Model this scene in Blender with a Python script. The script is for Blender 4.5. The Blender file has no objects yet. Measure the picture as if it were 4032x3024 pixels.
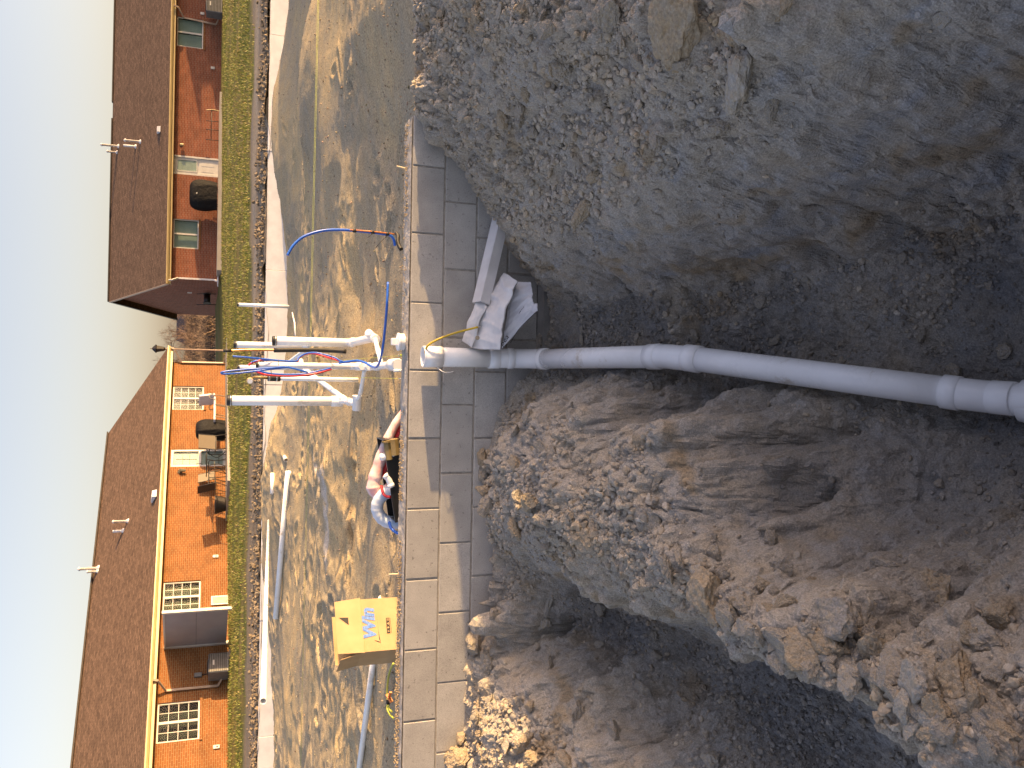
import bpy, bmesh, math, random
import numpy as np
from mathutils import Vector, Matrix

# ------------------------------------------------------------------ camera, sky, sun, exposure
SC = bpy.context.scene
COL = SC.collection
FPX, HOR, ROLL, ZC = 3400.0, 810.0, 0.017, 1.13      # focal length in photo pixels, horizon row, roll, eye height over wall top
TH = math.atan((2016 - HOR) / FPX)
_F = np.array([0, math.cos(TH), -math.sin(TH)])
_U0 = np.array([0, math.sin(TH), math.cos(TH)])
_X0 = np.array([1.0, 0, 0])
_R = _X0 * math.cos(ROLL) + _U0 * math.sin(ROLL)
_UP = _U0 * math.cos(ROLL) - _X0 * math.sin(ROLL)
_C = np.array([0, 0, ZC])

cam = bpy.data.cameras.new('camera')
cam.sensor_fit = 'HORIZONTAL'
cam.sensor_width = 36.0
cam.lens = FPX / 4032 * 36.0
cam.clip_start = 0.05
cam.clip_end = 3000
camo = bpy.data.objects.new('camera', cam)
COL.objects.link(camo)
# the phone was held sideways: image right is the world's down
_r, _u, _b = -_UP, _R, -_F
camo.matrix_world = Matrix(((_r[0], _u[0], _b[0], _C[0]), (_r[1], _u[1], _b[1], _C[1]),
                            (_r[2], _u[2], _b[2], _C[2]), (0, 0, 0, 1)))
SC.camera = camo

SUN_AZ, SUN_EL = 101.6, 6.3
world = bpy.data.worlds.new('World')
SC.world = world
world.use_nodes = True
_nt = world.node_tree
_sky = _nt.nodes.new('ShaderNodeTexSky')
_sky.sky_type = 'NISHITA'
_sky.sun_disc = False
_sky.sun_elevation = math.radians(SUN_EL)
_sky.sun_rotation = math.radians(SUN_AZ)
_sky.air_density = 1.0
_sky.dust_density = 2.7
_sky.ozone_density = 1.0
_nt.nodes['Background'].inputs[1].default_value = 0.15
_hs = _nt.nodes.new('ShaderNodeHueSaturation')        # thin haze takes colour out of the low-sun sky
_hs.inputs['Saturation'].default_value = 0.72
_nt.links.new(_sky.outputs[0], _hs.inputs['Color'])
_tn = _nt.nodes.new('ShaderNodeMix'); _tn.data_type = 'RGBA'; _tn.blend_type = 'MULTIPLY'; _tn.inputs[0].default_value = 1.0
_tn.inputs[7].default_value = (1.03, 0.925, 1.02, 1)
_nt.links.new(_hs.outputs[0], _tn.inputs[6])
_nt.links.new(_tn.outputs[2], _nt.nodes['Background'].inputs[0])

sun = bpy.data.lights.new('sun', 'SUN')
sun.energy = 3.4
sun.angle = math.radians(0.5)
sun.color = (1.0, 0.64, 0.28)
suno = bpy.data.objects.new('sun', sun)
COL.objects.link(suno)
_s = Vector((math.sin(math.radians(SUN_AZ)) * math.cos(math.radians(SUN_EL)),
             math.cos(math.radians(SUN_AZ)) * math.cos(math.radians(SUN_EL)), math.sin(math.radians(SUN_EL))))
suno.rotation_euler = _s.to_track_quat('Z', 'Y').to_euler()
SC.view_settings.view_transform = 'Standard'
SC.view_settings.look = 'None'
SC.view_settings.gamma = 1.0
SC.view_settings.exposure = 1.65
SC.view_settings.use_curve_mapping = False

# ------------------------------------------------------------------ helpers
rng = np.random.default_rng(7)
random.seed(7)


def ray(x, y):
    return _F + _R * ((3024 - y) - 1512) / FPX - _UP * (x - 2016) / FPX


def pz(x, y, Z):
    d = ray(x, y)
    return _C + d * ((Z - ZC) / d[2])


def py(x, y, Y):
    d = ray(x, y)
    return _C + d * (Y / d[1])


def pxm(p):                       # photo pixels per metre at a point
    return FPX / float((np.array(p) - _C) @ _F)


def tag(o, label=None, cat=None, group=None, kind=None):
    if label: o['label'] = label
    if cat: o['category'] = cat
    if group: o['group'] = group
    if kind: o['kind'] = kind
    return o


def empty(name, loc=(0, 0, 0), rz=0.0, parent=None):
    o = bpy.data.objects.new(name, None)
    o.empty_display_size = 0.1
    COL.objects.link(o)
    o.location = loc
    o.rotation_euler = (0, 0, rz)
    o.parent = parent
    return o


def fast_mesh(name, V, F, smooth=False):
    """V (n,3) array, F (m,k) index array with k = 3 or 4"""
    V = np.asarray(V, np.float32)
    F = np.asarray(F, np.int32)
    me = bpy.data.meshes.new(name)
    me.vertices.add(len(V))
    me.vertices.foreach_set('co', V.ravel())
    k = F.shape[1]
    me.loops.add(F.size)
    me.loops.foreach_set('vertex_index', F.ravel())
    me.polygons.add(len(F))
    me.polygons.foreach_set('loop_start', np.arange(0, F.size, k, dtype=np.int32))
    me.polygons.foreach_set('use_smooth', np.full(len(F), smooth, bool))
    me.update(calc_edges=True)
    return me


def link(name, me, mat=None, parent=None):
    o = bpy.data.objects.new(name, me)
    COL.objects.link(o)
    if mat is not None and not me.materials:
        me.materials.append(mat)
    o.parent = parent
    return o


class MB:
    """collects shapes into one mesh"""

    def __init__(s):
        s.v, s.f, s.sm = [], [], []

    def add(s, vs, fs, smooth=False):
        n = len(s.v)
        s.v += [tuple(float(c) for c in q) for q in vs]
        s.f += [tuple(i + n for i in q) for q in fs]
        s.sm += [smooth] * len(fs)
        return s

    def box(s, a, b, ch=0.0):
        (x0, y0, z0), (x1, y1, z1) = [min(p, q) for p, q in zip(a, b)], [max(p, q) for p, q in zip(a, b)]
        if ch <= 0:
            s.add([(x0, y0, z0), (x1, y0, z0), (x1, y1, z0), (x0, y1, z0), (x0, y0, z1), (x1, y0, z1), (x1, y1, z1), (x0, y1, z1)],
                  [(0, 3, 2, 1), (4, 5, 6, 7), (0, 1, 5, 4), (1, 2, 6, 5), (2, 3, 7, 6), (3, 0, 4, 7)])
            return s
        bm = bmesh.new()
        bmesh.ops.create_cube(bm, size=1)
        for v in bm.verts:
            v.co = Vector(((x0 + x1) / 2 + v.co.x * (x1 - x0), (y0 + y1) / 2 + v.co.y * (y1 - y0), (z0 + z1) / 2 + v.co.z * (z1 - z0)))
        bmesh.ops.bevel(bm, geom=bm.edges[:], offset=ch, segments=1, affect='EDGES', profile=0.5)
        bm.verts.index_update()
        s.add([v.co for v in bm.verts], [[v.index for v in f.verts] for f in bm.faces])
        bm.free()
        return s

    def obox(s, c, ax, ay, az):
        """oriented box: centre and three half-axis vectors"""
        c, ax, ay, az = map(np.array, (c, ax, ay, az))
        vs = [c + i * ax + j * ay + k * az for k in (-1, 1) for j in (-1, 1) for i in (-1, 1)]
        s.add(vs, [(0, 2, 3, 1), (4, 5, 7, 6), (0, 1, 5, 4), (1, 3, 7, 5), (3, 2, 6, 7), (2, 0, 4, 6)])
        return s

    def bar(s, a, b, w, h=None):
        """square bar between two points"""
        a, b = np.array(a, float), np.array(b, float)
        d = (b - a)
        L = np.linalg.norm(d)
        d = d / L
        t = np.array([0, 0, 1.0]) if abs(d[2]) < 0.95 else np.array([0, 1.0, 0])
        p = np.cross(d, t); p /= np.linalg.norm(p)
        q = np.cross(p, d)
        return s.obox((a + b) / 2, d * L / 2, p * w / 2, q * (h or w) / 2)

    def tube(s, pts, r, seg=12, cap=True, smooth=True):
        pts = [np.array(p, float) for p in pts]
        n = len(pts)
        rs = [r] * n if np.isscalar(r) else list(r)
        tang = []
        for i in range(n):
            d = pts[min(i + 1, n - 1)] - pts[max(i - 1, 0)]
            L = np.linalg.norm(d)
            if L < 1e-9:
                d = tang[-1] if tang else np.array([0, 0, 1.0]); L = 1
            tang.append(d / L)
        t0 = tang[0]
        a = np.array([0, 0, 1.0]) if abs(t0[2]) < 0.9 else np.array([1.0, 0, 0])
        u = np.cross(t0, a); u /= np.linalg.norm(u)
        vs = []
        for i in range(n):
            u = u - tang[i] * (u @ tang[i]); u /= np.linalg.norm(u)
            w = np.cross(tang[i], u)
            for k in range(seg):
                an = 2 * math.pi * k / seg
                vs.append(pts[i] + rs[i] * (math.cos(an) * u + math.sin(an) * w))
        fs = []
        for i in range(n - 1):
            for k in range(seg):
                k2 = (k + 1) % seg
                fs.append((i * seg + k, i * seg + k2, (i + 1) * seg + k2, (i + 1) * seg + k))
        s.add(vs, fs, smooth)
        if cap:
            m = len(s.v) - len(vs)
            s.f.append(tuple(m + k for k in range(seg))[::-1]); s.sm.append(False)
            s.f.append(tuple(m + (n - 1) * seg + k for k in range(seg))); s.sm.append(False)
        return s

    def ring(s, a, b, ro, ri, seg=28):
        """hollow pipe from a to b"""
        a, b = np.array(a, float), np.array(b, float)
        d = (b - a) / np.linalg.norm(b - a)
        t = np.array([0, 0, 1.0]) if abs(d[2]) < 0.9 else np.array([1.0, 0, 0])
        u = np.cross(d, t); u /= np.linalg.norm(u)
        w = np.cross(d, u)
        vs = []
        for c, rr in ((a, ro), (b, ro), (b, ri), (a, ri)):
            for k in range(seg):
                an = 2 * math.pi * k / seg
                vs.append(c + rr * (math.cos(an) * u + math.sin(an) * w))
        fs = []
        for i in range(4):
            j = (i + 1) % 4
            for k in range(seg):
                k2 = (k + 1) % seg
                fs.append((i * seg + k, i * seg + k2, j * seg + k2, j * seg + k))
        n = len(s.f)
        s.add(vs, fs, True)
        for q in range(seg):
            s.sm[n + seg + q] = False
            s.sm[n + 3 * seg + q] = False
        return s

    def lathe(s, c, axis, prof, seg=24, smooth=True):
        """profile of (height, radius) along the axis from c"""
        c, d = np.array(c, float), np.array(axis, float)
        d = d / np.linalg.norm(d)
        pts = [c + d * h for h, _ in prof]
        t = np.array([0, 0, 1.0]) if abs(d[2]) < 0.9 else np.array([1.0, 0, 0])
        u = np.cross(d, t); u /= np.linalg.norm(u)
        w = np.cross(d, u)
        vs = [p + rr * (math.cos(2 * math.pi * k / seg) * u + math.sin(2 * math.pi * k / seg) * w)
              for p, (_, rr) in zip(pts, prof) for k in range(seg)]
        fs = [(i * seg + k, i * seg + (k + 1) % seg, (i + 1) * seg + (k + 1) % seg, (i + 1) * seg + k)
              for i in range(len(prof) - 1) for k in range(seg)]
        s.add(vs, fs, smooth)
        m = len(s.v) - len(vs)
        s.f.append(tuple(m + k for k in range(seg))[::-1]); s.sm.append(False)
        s.f.append(tuple(m + (len(prof) - 1) * seg + k for k in range(seg))); s.sm.append(False)
        return s

    def build(s, name, mat, parent=None):
        me = bpy.data.meshes.new(name)
        me.from_pydata(s.v, [], s.f)
        me.polygons.foreach_set('use_smooth', s.sm)
        me.update()
        bm = bmesh.new(); bm.from_mesh(me)
        bmesh.ops.recalc_face_normals(bm, faces=bm.faces)
        bm.to_mesh(me); bm.free()
        return link(name, me, mat, parent)


def smooth_path(pts, k=6):
    """Catmull-Rom through the points"""
    P = [np.array(p, float) for p in pts]
    P = [2 * P[0] - P[1]] + P + [2 * P[-1] - P[-2]]
    out = []
    for i in range(1, len(P) - 2):
        for j in range(k):
            t = j / k
            out.append(0.5 * ((2 * P[i]) + (P[i + 1] - P[i - 1]) * t + (2 * P[i - 1] - 5 * P[i] + 4 * P[i + 1] - P[i + 2]) * t * t
                              + (3 * P[i] - P[i - 1] - 3 * P[i + 1] + P[i + 2]) * t ** 3))
    out.append(P[-2])
    return out


def _h(ix, iy, iz, seed):
    n = (ix.astype(np.int64) * 374761393 + iy.astype(np.int64) * 668265263 + iz.astype(np.int64) * 2147483647 + seed * 1274126177) & 0xffffffff
    n = ((n ^ (n >> 13)) * 1103515245) & 0xffffffff
    n = ((n ^ (n >> 16)) * 2246822519) & 0xffffffff
    return ((n ^ (n >> 15)) & 0xffffff).astype(np.float32) / 16777215.0


def vnoise(p, seed=0):
    """3-D value noise, -1..1"""
    i = np.floor(p).astype(np.int64)
    f = (p - i).astype(np.float32)
    f = f * f * f * (f * (f * 6 - 15) + 10)
    x, y, z = i[:, 0], i[:, 1], i[:, 2]
    r = 0
    for dx in (0, 1):
        wx = f[:, 0] if dx else 1 - f[:, 0]
        for dy in (0, 1):
            wy = f[:, 1] if dy else 1 - f[:, 1]
            for dz in (0, 1):
                wz = f[:, 2] if dz else 1 - f[:, 2]
                r = r + wx * wy * wz * _h(x + dx, y + dy, z + dz, seed)
    return r * 2 - 1


def fbm(p, octv=4, seed=0, gain=0.5):
    a, r, q = 1.0, 0, p.copy()
    for o in range(octv):
        r = r + a * vnoise(q, seed + o * 17)
        q = q * 2.03 + 5.7
        a *= gain
    return r


def clods2(x, y, cell, seed, rmin=0.25, rmax=0.62):
    """bumps of random stones on a jittered grid, height in units of the cell"""
    X, Y = x / cell, y / cell
    ix, iy = np.floor(X).astype(np.int64), np.floor(Y).astype(np.int64)
    best = np.zeros(len(x), np.float32)
    zz = np.zeros_like(ix)
    for dx in (-1, 0, 1):
        for dy in (-1, 0, 1):
            cx, cy = ix + dx, iy + dy
            jx = cx + _h(cx, cy, zz, seed); jy = cy + _h(cx, cy, zz + 1, seed)
            r = rmin + (rmax - rmin) * _h(cx, cy, zz + 2, seed) ** 2
            an = _h(cx, cy, zz + 3, seed) * 3.14
            el = 0.6 + 0.4 * _h(cx, cy, zz + 4, seed)
            ux, uy = X - jx, Y - jy
            a = (ux * np.cos(an) + uy * np.sin(an)) / r
            b = (-ux * np.sin(an) + uy * np.cos(an)) / (r * el)
            d = a ** 4 + b ** 4
            hgt = r * (1.0 - np.clip(d, 0, 1) ** 0.5) * (0.4 + 0.8 * _h(cx, cy, zz + 5, seed))
            best = np.maximum(best, hgt)
    return best


def rbf(P, Z, smooth=0.0):
    P = np.asarray(P, float); Z = np.asarray(Z, float)
    D = np.linalg.norm(P[:, None] - P[None], axis=2)
    n = len(P)
    A = np.zeros((n + 3, n + 3))
    A[:n, :n] = -D + np.eye(n) * smooth
    A[:n, n] = 1; A[n, :n] = 1
    A[:n, n + 1:] = P; A[n + 1:, :n] = P.T
    A[n + 1:, n + 1:] = -1e-6 * np.eye(2)
    w = np.linalg.solve(A, np.r_[Z, 0, 0, 0])

    def ev(Q):
        out = np.empty(len(Q))
        for i in range(0, len(Q), 20000):
            q = Q[i:i + 20000]
            d = np.sqrt((q[:, :1] - P[:, 0]) ** 2 + (q[:, 1:2] - P[:, 1]) ** 2)
            out[i:i + 20000] = -d @ w[:n] + w[n] + q @ w[n + 1:]
        return out
    return ev


def grid_faces(nx, ny):
    i = np.arange(nx - 1)[None, :] + np.arange(ny - 1)[:, None] * nx
    i = i.ravel()
    return np.stack([i, i + 1, i + 1 + nx, i + nx], 1)


class Field:
    """height field on a rectilinear grid, with lookup"""

    def __init__(s, xs, ys, Z):
        s.xs, s.ys, s.Z = np.asarray(xs), np.asarray(ys), Z

    def z(s, x, y):
        x = np.clip(np.asarray(x, float), s.xs[0], s.xs[-1] - 1e-6)
        y = np.clip(np.asarray(y, float), s.ys[0], s.ys[-1] - 1e-6)
        i = np.clip(np.searchsorted(s.xs, x, 'right') - 1, 0, len(s.xs) - 2)
        j = np.clip(np.searchsorted(s.ys, y, 'right') - 1, 0, len(s.ys) - 2)
        a = (x - s.xs[i]) / (s.xs[i + 1] - s.xs[i])
        b = (y - s.ys[j]) / (s.ys[j + 1] - s.ys[j])
        Z = s.Z
        return (Z[j, i] * (1 - a) + Z[j, i + 1] * a) * (1 - b) + (Z[j + 1, i] * (1 - a) + Z[j + 1, i + 1] * a) * b


# ------------------------------------------------------------------ materials
def new_mat(name):
    m = bpy.data.materials.new(name)
    m.use_nodes = True
    nt = m.node_tree
    return m, nt, nt.nodes, nt.links, nt.nodes['Principled BSDF']


def ramp(N, stops):
    r = N.new('ShaderNodeValToRGB')
    e = r.color_ramp.elements
    e[0].position, e[0].color = stops[0][0], (*stops[0][1], 1)
    e[1].position, e[1].color = stops[-1][0], (*stops[-1][1], 1)
    for p, c in stops[1:-1]:
        q = e.new(p); q.color = (*c, 1)
    return r


def coords(N, L, rand=False):
    tc = N.new('ShaderNodeTexCoord')
    if not rand:
        return tc.outputs['Object']
    oi = N.new('ShaderNodeObjectInfo')
    va = N.new('ShaderNodeVectorMath'); va.operation = 'MULTIPLY_ADD'
    va.inputs[1].default_value = (37.0, 61.0, 83.0)
    L.new(oi.outputs['Random'], va.inputs[0])
    L.new(tc.outputs['Object'], va.inputs[2])
    return va.outputs[0]


def plain(name, c, c2=None, scale=8.0, rough=0.5, bump=0.0, bscale=40.0, detail=4.0, metal=0.0, spec=0.5, rand=False, bdist=0.004, lo=0.35, hi=0.65):
    m, nt, N, L, B = new_mat(name)
    B.inputs['Roughness'].default_value = rough
    B.inputs['Metallic'].default_value = metal
    B.inputs['Specular IOR Level'].default_value = spec
    v = coords(N, L, rand)
    if c2 is None:
        c2 = tuple(x * 0.82 for x in c)
    n = N.new('ShaderNodeTexNoise'); n.inputs['Scale'].default_value = scale; n.inputs['Detail'].default_value = detail
    L.new(v, n.inputs['Vector'])
    r = ramp(N, [(lo, c2), (hi, c)])
    L.new(n.outputs['Fac'], r.inputs['Fac'])
    L.new(r.outputs['Color'], B.inputs['Base Color'])
    if bump > 0:
        n2 = N.new('ShaderNodeTexNoise'); n2.inputs['Scale'].default_value = bscale; n2.inputs['Detail'].default_value = 5
        L.new(v, n2.inputs['Vector'])
        b = N.new('ShaderNodeBump'); b.inputs['Strength'].default_value = bump; b.inputs['Distance'].default_value = bdist
        L.new(n2.outputs['Fac'], b.inputs['Height'])
        L.new(b.outputs['Normal'], B.inputs['Normal'])
    return m


def earth(name, grain=160.0, bump=0.6, dist=0.004, contrast=0.35, rough=0.95, big=9.0, hue=((1.0, 1.0, 1.0), (1.10, 0.98, 0.80)), attr=True, base=(0.2, 0.175, 0.145), rand=False, crumbs=0.0):
    """dry soil: soil type from the 'col' attribute, grain and crumbs from noise"""
    m, nt, N, L, B = new_mat(name)
    B.inputs['Roughness'].default_value = rough
    B.inputs['Specular IOR Level'].default_value = 0.15
    v = coords(N, L, rand)
    if attr:
        a = N.new('ShaderNodeAttribute'); a.attribute_name = 'col'
        basec = a.outputs['Color']
    else:
        a = N.new('ShaderNodeRGB'); a.outputs[0].default_value = (*base, 1)
        basec = a.outputs[0]
    n1 = N.new('ShaderNodeTexNoise'); n1.inputs['Scale'].default_value = big; n1.inputs['Detail'].default_value = 6
    n1.inputs['Roughness'].default_value = 0.65
    L.new(v, n1.inputs['Vector'])
    r1 = ramp(N, [(0.36, hue[0]), (0.64, hue[1])])
    L.new(n1.outputs['Fac'], r1.inputs['Fac'])
    n2 = N.new('ShaderNodeTexNoise'); n2.inputs['Scale'].default_value = grain; n2.inputs['Detail'].default_value = 3
    n2.inputs['Roughness'].default_value = 0.7
    L.new(v, n2.inputs['Vector'])
    r2 = ramp(N, [(0.30, (1 - contrast,) * 3), (0.5, (1, 1, 1)), (0.72, (1 + contrast * 1.3,) * 3)])
    L.new(n2.outputs['Fac'], r2.inputs['Fac'])
    x1 = N.new('ShaderNodeMix'); x1.data_type = 'RGBA'; x1.blend_type = 'MULTIPLY'; x1.inputs[0].default_value = 1
    L.new(basec, x1.inputs[6]); L.new(r1.outputs['Color'], x1.inputs[7])
    x2 = N.new('ShaderNodeMix'); x2.data_type = 'RGBA'; x2.blend_type = 'MULTIPLY'; x2.inputs[0].default_value = 1
    L.new(x1.outputs[2], x2.inputs[6]); L.new(r2.outputs['Color'], x2.inputs[7])
    L.new(x2.outputs[2], B.inputs['Base Color'])
    n3 = N.new('ShaderNodeTexNoise'); n3.inputs['Scale'].default_value = grain * 0.45; n3.inputs['Detail'].default_value = 6
    n3.inputs['Roughness'].default_value = 0.7
    L.new(v, n3.inputs['Vector'])
    hsrc = n3.outputs['Fac']
    if crumbs > 0:                                        # angular crumbs: cells with their own height
        for sc_, w_ in ((crumbs, 1.0), (crumbs * 2.6, 0.6)):
            jit = N.new('ShaderNodeVectorMath'); jit.operation = 'MULTIPLY_ADD'; jit.inputs[1].default_value = (0.5 / sc_,) * 3
            L.new(n3.outputs['Color'], jit.inputs[0]); L.new(v, jit.inputs[2])
            vo = N.new('ShaderNodeTexVoronoi'); vo.inputs['Scale'].default_value = sc_
            L.new(jit.outputs[0], vo.inputs['Vector'])
            md = N.new('ShaderNodeMath'); md.operation = 'MULTIPLY_ADD'; md.inputs[1].default_value = -w_
            L.new(vo.outputs['Distance'], md.inputs[0]); L.new(hsrc, md.inputs[2])
            hsrc = md.outputs[0]
    b = N.new('ShaderNodeBump'); b.inputs['Strength'].default_value = bump; b.inputs['Distance'].default_value = dist
    L.new(hsrc, b.inputs['Height'])
    L.new(b.outputs['Normal'], B.inputs['Normal'])
    return m


M = {}
M['earth'] = earth('dug earth', grain=150, bump=0.7, dist=0.005, contrast=0.30, crumbs=60.0, hue=((0.97, 0.98, 1.0), (1.06, 0.99, 0.88)))
M['clod'] = earth('dry clods', grain=14, bump=0.55, dist=0.02, contrast=0.25, attr=False, base=(0.32, 0.298, 0.265), rand=True, big=5, crumbs=3.0, hue=((0.95, 0.95, 0.98), (1.12, 1.02, 0.85)))
M['pale_clod'] = earth('pale lime clods', grain=14, bump=0.5, dist=0.02, contrast=0.2, attr=False, base=(0.34, 0.325, 0.30), rand=True, big=4, crumbs=2.5)
M['ochre_clod'] = earth('ochre clay clods', grain=14, bump=0.55, dist=0.02, contrast=0.25, attr=False, base=(0.335, 0.292, 0.232), rand=True, big=6, crumbs=3.0)
M['crumb'] = earth('loose crumbs', grain=90, bump=0.5, dist=0.003, contrast=0.25, attr=True, big=30)
M['sand'] = earth('pea gravel sand', grain=75, bump=0.9, dist=0.008, contrast=0.45, big=3.5, hue=((0.94, 0.95, 0.97), (1.08, 1.0, 0.88)))
M['yard'] = earth('yard soil', grain=14, bump=0.8, dist=0.03, contrast=0.3, big=1.2)
# ------------------------------------------------------------------ the dug ground in front of the wall
YW = 5.03                      # front face of the block wall
CP = []                        # control points x, y, z


def cz(*rows):
    for x, y, Z in rows:
        CP.append(pz(x, y, Z))


def cy(Y, *rows):
    for x, y in rows:
        CP.append(py(x, y, Y))


# contact line of the earth along the wall
cy(5.0, (1640, 450), (1750, 590), (1860, 740), (1945, 880), (2000, 960))
cy(5.0, (2115, 1100), (2120, 1330), (2110, 1460), (2039, 1522), (1968, 1619), (1941, 1717), (1915, 1804), (1920, 1988), (1935, 2086),
   (1950, 2205), (1945, 2290), (1930, 2330), (1860, 2380), (1800, 2466), (1845, 2597), (1885, 2671), (1830, 2730), (1835, 2867), (1820, 2955), (1820, 3024))
# trench floor
cz((2150, 1300, -.85), (2160, 1150, -.86), (2350, 1350, -.95), (2350, 1200, -.95), (2600, 1250, -1.08), (2600, 1420, -1.08), (2900, 1250, -1.24), (3200, 1250, -1.42),
   (3200, 1450, -1.42), (3600, 1200, -1.58), (4000, 1000, -1.62), (3950, 1300, -1.68), (3600, 1500, -1.58), (4000, 1600, -1.68), (2350, 1500, -.96),
   (2700, 1545, -1.14), (3000, 1560, -1.30), (3250, 1600, -1.42), (3430, 1740, -1.46), (3800, 1750, -1.56), (4032, 1800, -1.56))
# foot of the right bank: a steep cut face that rounds over to the clod slope
FOOT = [(2112, 1085, -.85), (2300, 1130, -.95), (2500, 1118, -1.05), (2700, 1090, -1.15), (2900, 1068, -1.25), (3100, 1030, -1.36), (3350, 960, -1.44), (3600, 870, -1.50), (3820, 750, -1.52), (4032, 600, -1.52)]
for k, (x, y, Z) in enumerate(FOOT):
    q = pz(x, y, Z)
    CP.append(q)
    CP.append(q + np.array([-.12, 0, 0]))
    hh = -.50 - Z
    for dx, dz in ((.045, .42 * hh), (.11, .68 * hh), (.22, .87 * hh), (.40, 1.0 * hh), (.62, hh + .05)):
        CP.append(q + np.array([dx, 0, dz]))
    if q[1] < 3.2:
        for dx, z in ((.95, -.37), (1.5, -.2)): CP.append(np.array([q[0] + dx, q[1], z]))
for yy_ in (1.0, 1.4, 1.8):
    xf = .79 + (2.19 - yy_) * .30
    for dx, z in ((0, -1.5), (.06, -1.1), (.14, -.8), (.3, -.62), (.6, -.5), (1.1, -.3)): CP.append(np.array([xf + dx, yy_, z]))
cz((1660, 0, -.01), (1655, 300, -.01), (1700, 200, -.04), (1800, 300, -.12), (1760, 100, -.07), (1900, 600, -.30), (2000, 300, -.2), (2000, 650, -.36), (2000, 850, -.45), (2300, 300, -.30),
   (2100, 20, -.15), (2500, 20, -.26), (2600, 300, -.36), (2300, 600, -.42), (2900, 20, -.34))
# ridge between the two trenches, cut steeply on its right
for x, y, Z, zf in ((2120, 1595, -.52, -.86), (2200, 1618, -.52, -.90), (2300, 1632, -.53, -.96), (2450, 1658, -.55, -1.05), (2600, 1682, -.60, -1.12)):
    q = pz(x, y, Z); CP.append(q)
    CP.append(np.array([q[0] + .035, q[1] - .01, Z - (Z - zf) * .5])); CP.append(np.array([q[0] + .06, q[1] - .01, zf + .04])); CP.append(np.array([q[0] + .12, q[1] - .01, zf]))
    CP.append(np.array([q[0] - .08, q[1], Z + .04]))
cz((2750, 1702, -.74), (2900, 1705, -.90), (3050, 1718, -1.06), (3200, 1745, -1.22), (3330, 1765, -1.40), (2750, 1630, -1.08), (2900, 1640, -1.22), (3050, 1650, -1.34))
cz((1965, 1800, -.40), (1975, 2000, -.42), (2000, 2150, -.47), (2100, 1800, -.45), (2150, 2100, -.44), (2060, 1690, -.46), (2300, 1800, -.50), (2400, 2000, -.50), (2500, 1800, -.55), (2500, 2230, -.55),
   (2700, 1850, -.60), (2700, 2100, -.56), (2700, 2340, -.56), (2900, 1830, -.76), (2900, 2050, -.68), (2900, 2330, -.57), (3000, 2480, -.56), (3050, 1860, -.95), (3150, 1820, -1.08), (3200, 2050, -1.0),
   (3200, 2330, -.66), (3200, 2600, -.58), (3400, 1960, -1.32), (3500, 2200, -1.12), (3500, 2480, -.68), (3500, 2750, -.60), (3900, 2330, -1.2), (3900, 2600, -.72), (3900, 2900, -.62),
   (3600, 2000, -1.36), (3900, 2100, -1.40), (2300, 2280, -.56))
# left trench: the hidden foot of the ridge and the floor in view
for x, y in ((2150, 2260), (2350, 2340), (2550, 2400), (2700, 2440), (2850, 2500), (3000, 2580), (3200, 2690), (3450, 2830), (3700, 2960)):
    q = pz(x, y, -.57); CP.append(q)
    CP.append(np.array([q[0] - .07, q[1] + .02, -.80]))
    CP.append(np.array([q[0] - .13, q[1] + .03, -1.05]))
cz((2160, 2340, -.92), (2350, 2450, -1.08), (2500, 2530, -1.1), (2700, 2570, -1.12), (2900, 2650, -1.15), (3100, 2750, -1.17), (3400, 2900, -1.18), (3600, 3000, -1.18))
cz((2060, 2330, -.66), (2110, 2410, -.78), (2250, 2400, -1.04), (2200, 2450, -1.0))
# mound at the far left
cz((1870, 2450, -.36), (1900, 2550, -.44), (1960, 2450, -.48), (1900, 2750, -.43), (1890, 2950, -.43), (2000, 2600, -.5), (2100, 2700, -.51), (2100, 2950, -.47), (2200, 2560, -.74), (2300, 2700, -.66), (2300, 2950, -.52),
   (2450, 2640, -.98), (2500, 2800, -.84), (2500, 3000, -.66), (2700, 2900, -1.0), (2750, 3010, -.92), (2800, 2780, -1.12), (3000, 2960, -1.12))
# out of view; the right side is raised to shade ridge and wall
for q in ((2.6, 5.05, 0.0), (3.4, 4.8, .13), (3.6, 4.0, .13), (3.4, 3.2, .05), (3.0, 2.4, .10), (2.6, 1.4, .12), (2.4, .6, .1), (1.7, 1.0, -.3), (5, 4.2, .1), (10, 4.5, .1), (10, .5, .1), (5, .5, .2),
          (-3.2, 4.6, -.36), (-3.2, 3.2, -.45), (-2.6, 2.2, -1.0), (-5, 4, -.35), (-9, 4.5, -.3), (-9, .5, -.4), (-3, .5, -.6), (-1.2, .6, -.65), (-.6, .4, -1.0), (0, .5, -1.7), (.6, .5, -1.4),
          (.2, 1.4, -1.7)):
    CP.append(np.array(q, float))
CP = np.array(CP)
base_h = rbf(CP[:, :2], CP[:, 2], smooth=0.002)

xs = np.r_[np.arange(-9, -2.7, .15), np.arange(-2.7, 2.7, .0062), np.arange(2.7, 10.01, .1)]
ys = [0.5]
while ys[-1] < 1.15: ys.append(ys[-1] + .02)
while ys[-1] < 5.10: ys.append(ys[-1] + .0046 + .0007 * ys[-1])
ys = np.array(ys)
GX, GY = np.meshgrid(xs, ys)
Q = np.stack([GX.ravel(), GY.ravel()], 1)
# coarse evaluation of the control surface, then bilinear
cxs = np.r_[np.arange(-9, -2.8, .3), np.arange(-2.8, 2.8, .02), np.arange(2.8, 10.3, .3)]
cys = np.r_[np.arange(.5, 5.14, .025)]
CX, CY = np.meshgrid(cxs, cys)
cF = Field(cxs, cys, base_h(np.stack([CX.ravel(), CY.ravel()], 1)).reshape(CX.shape))
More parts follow.
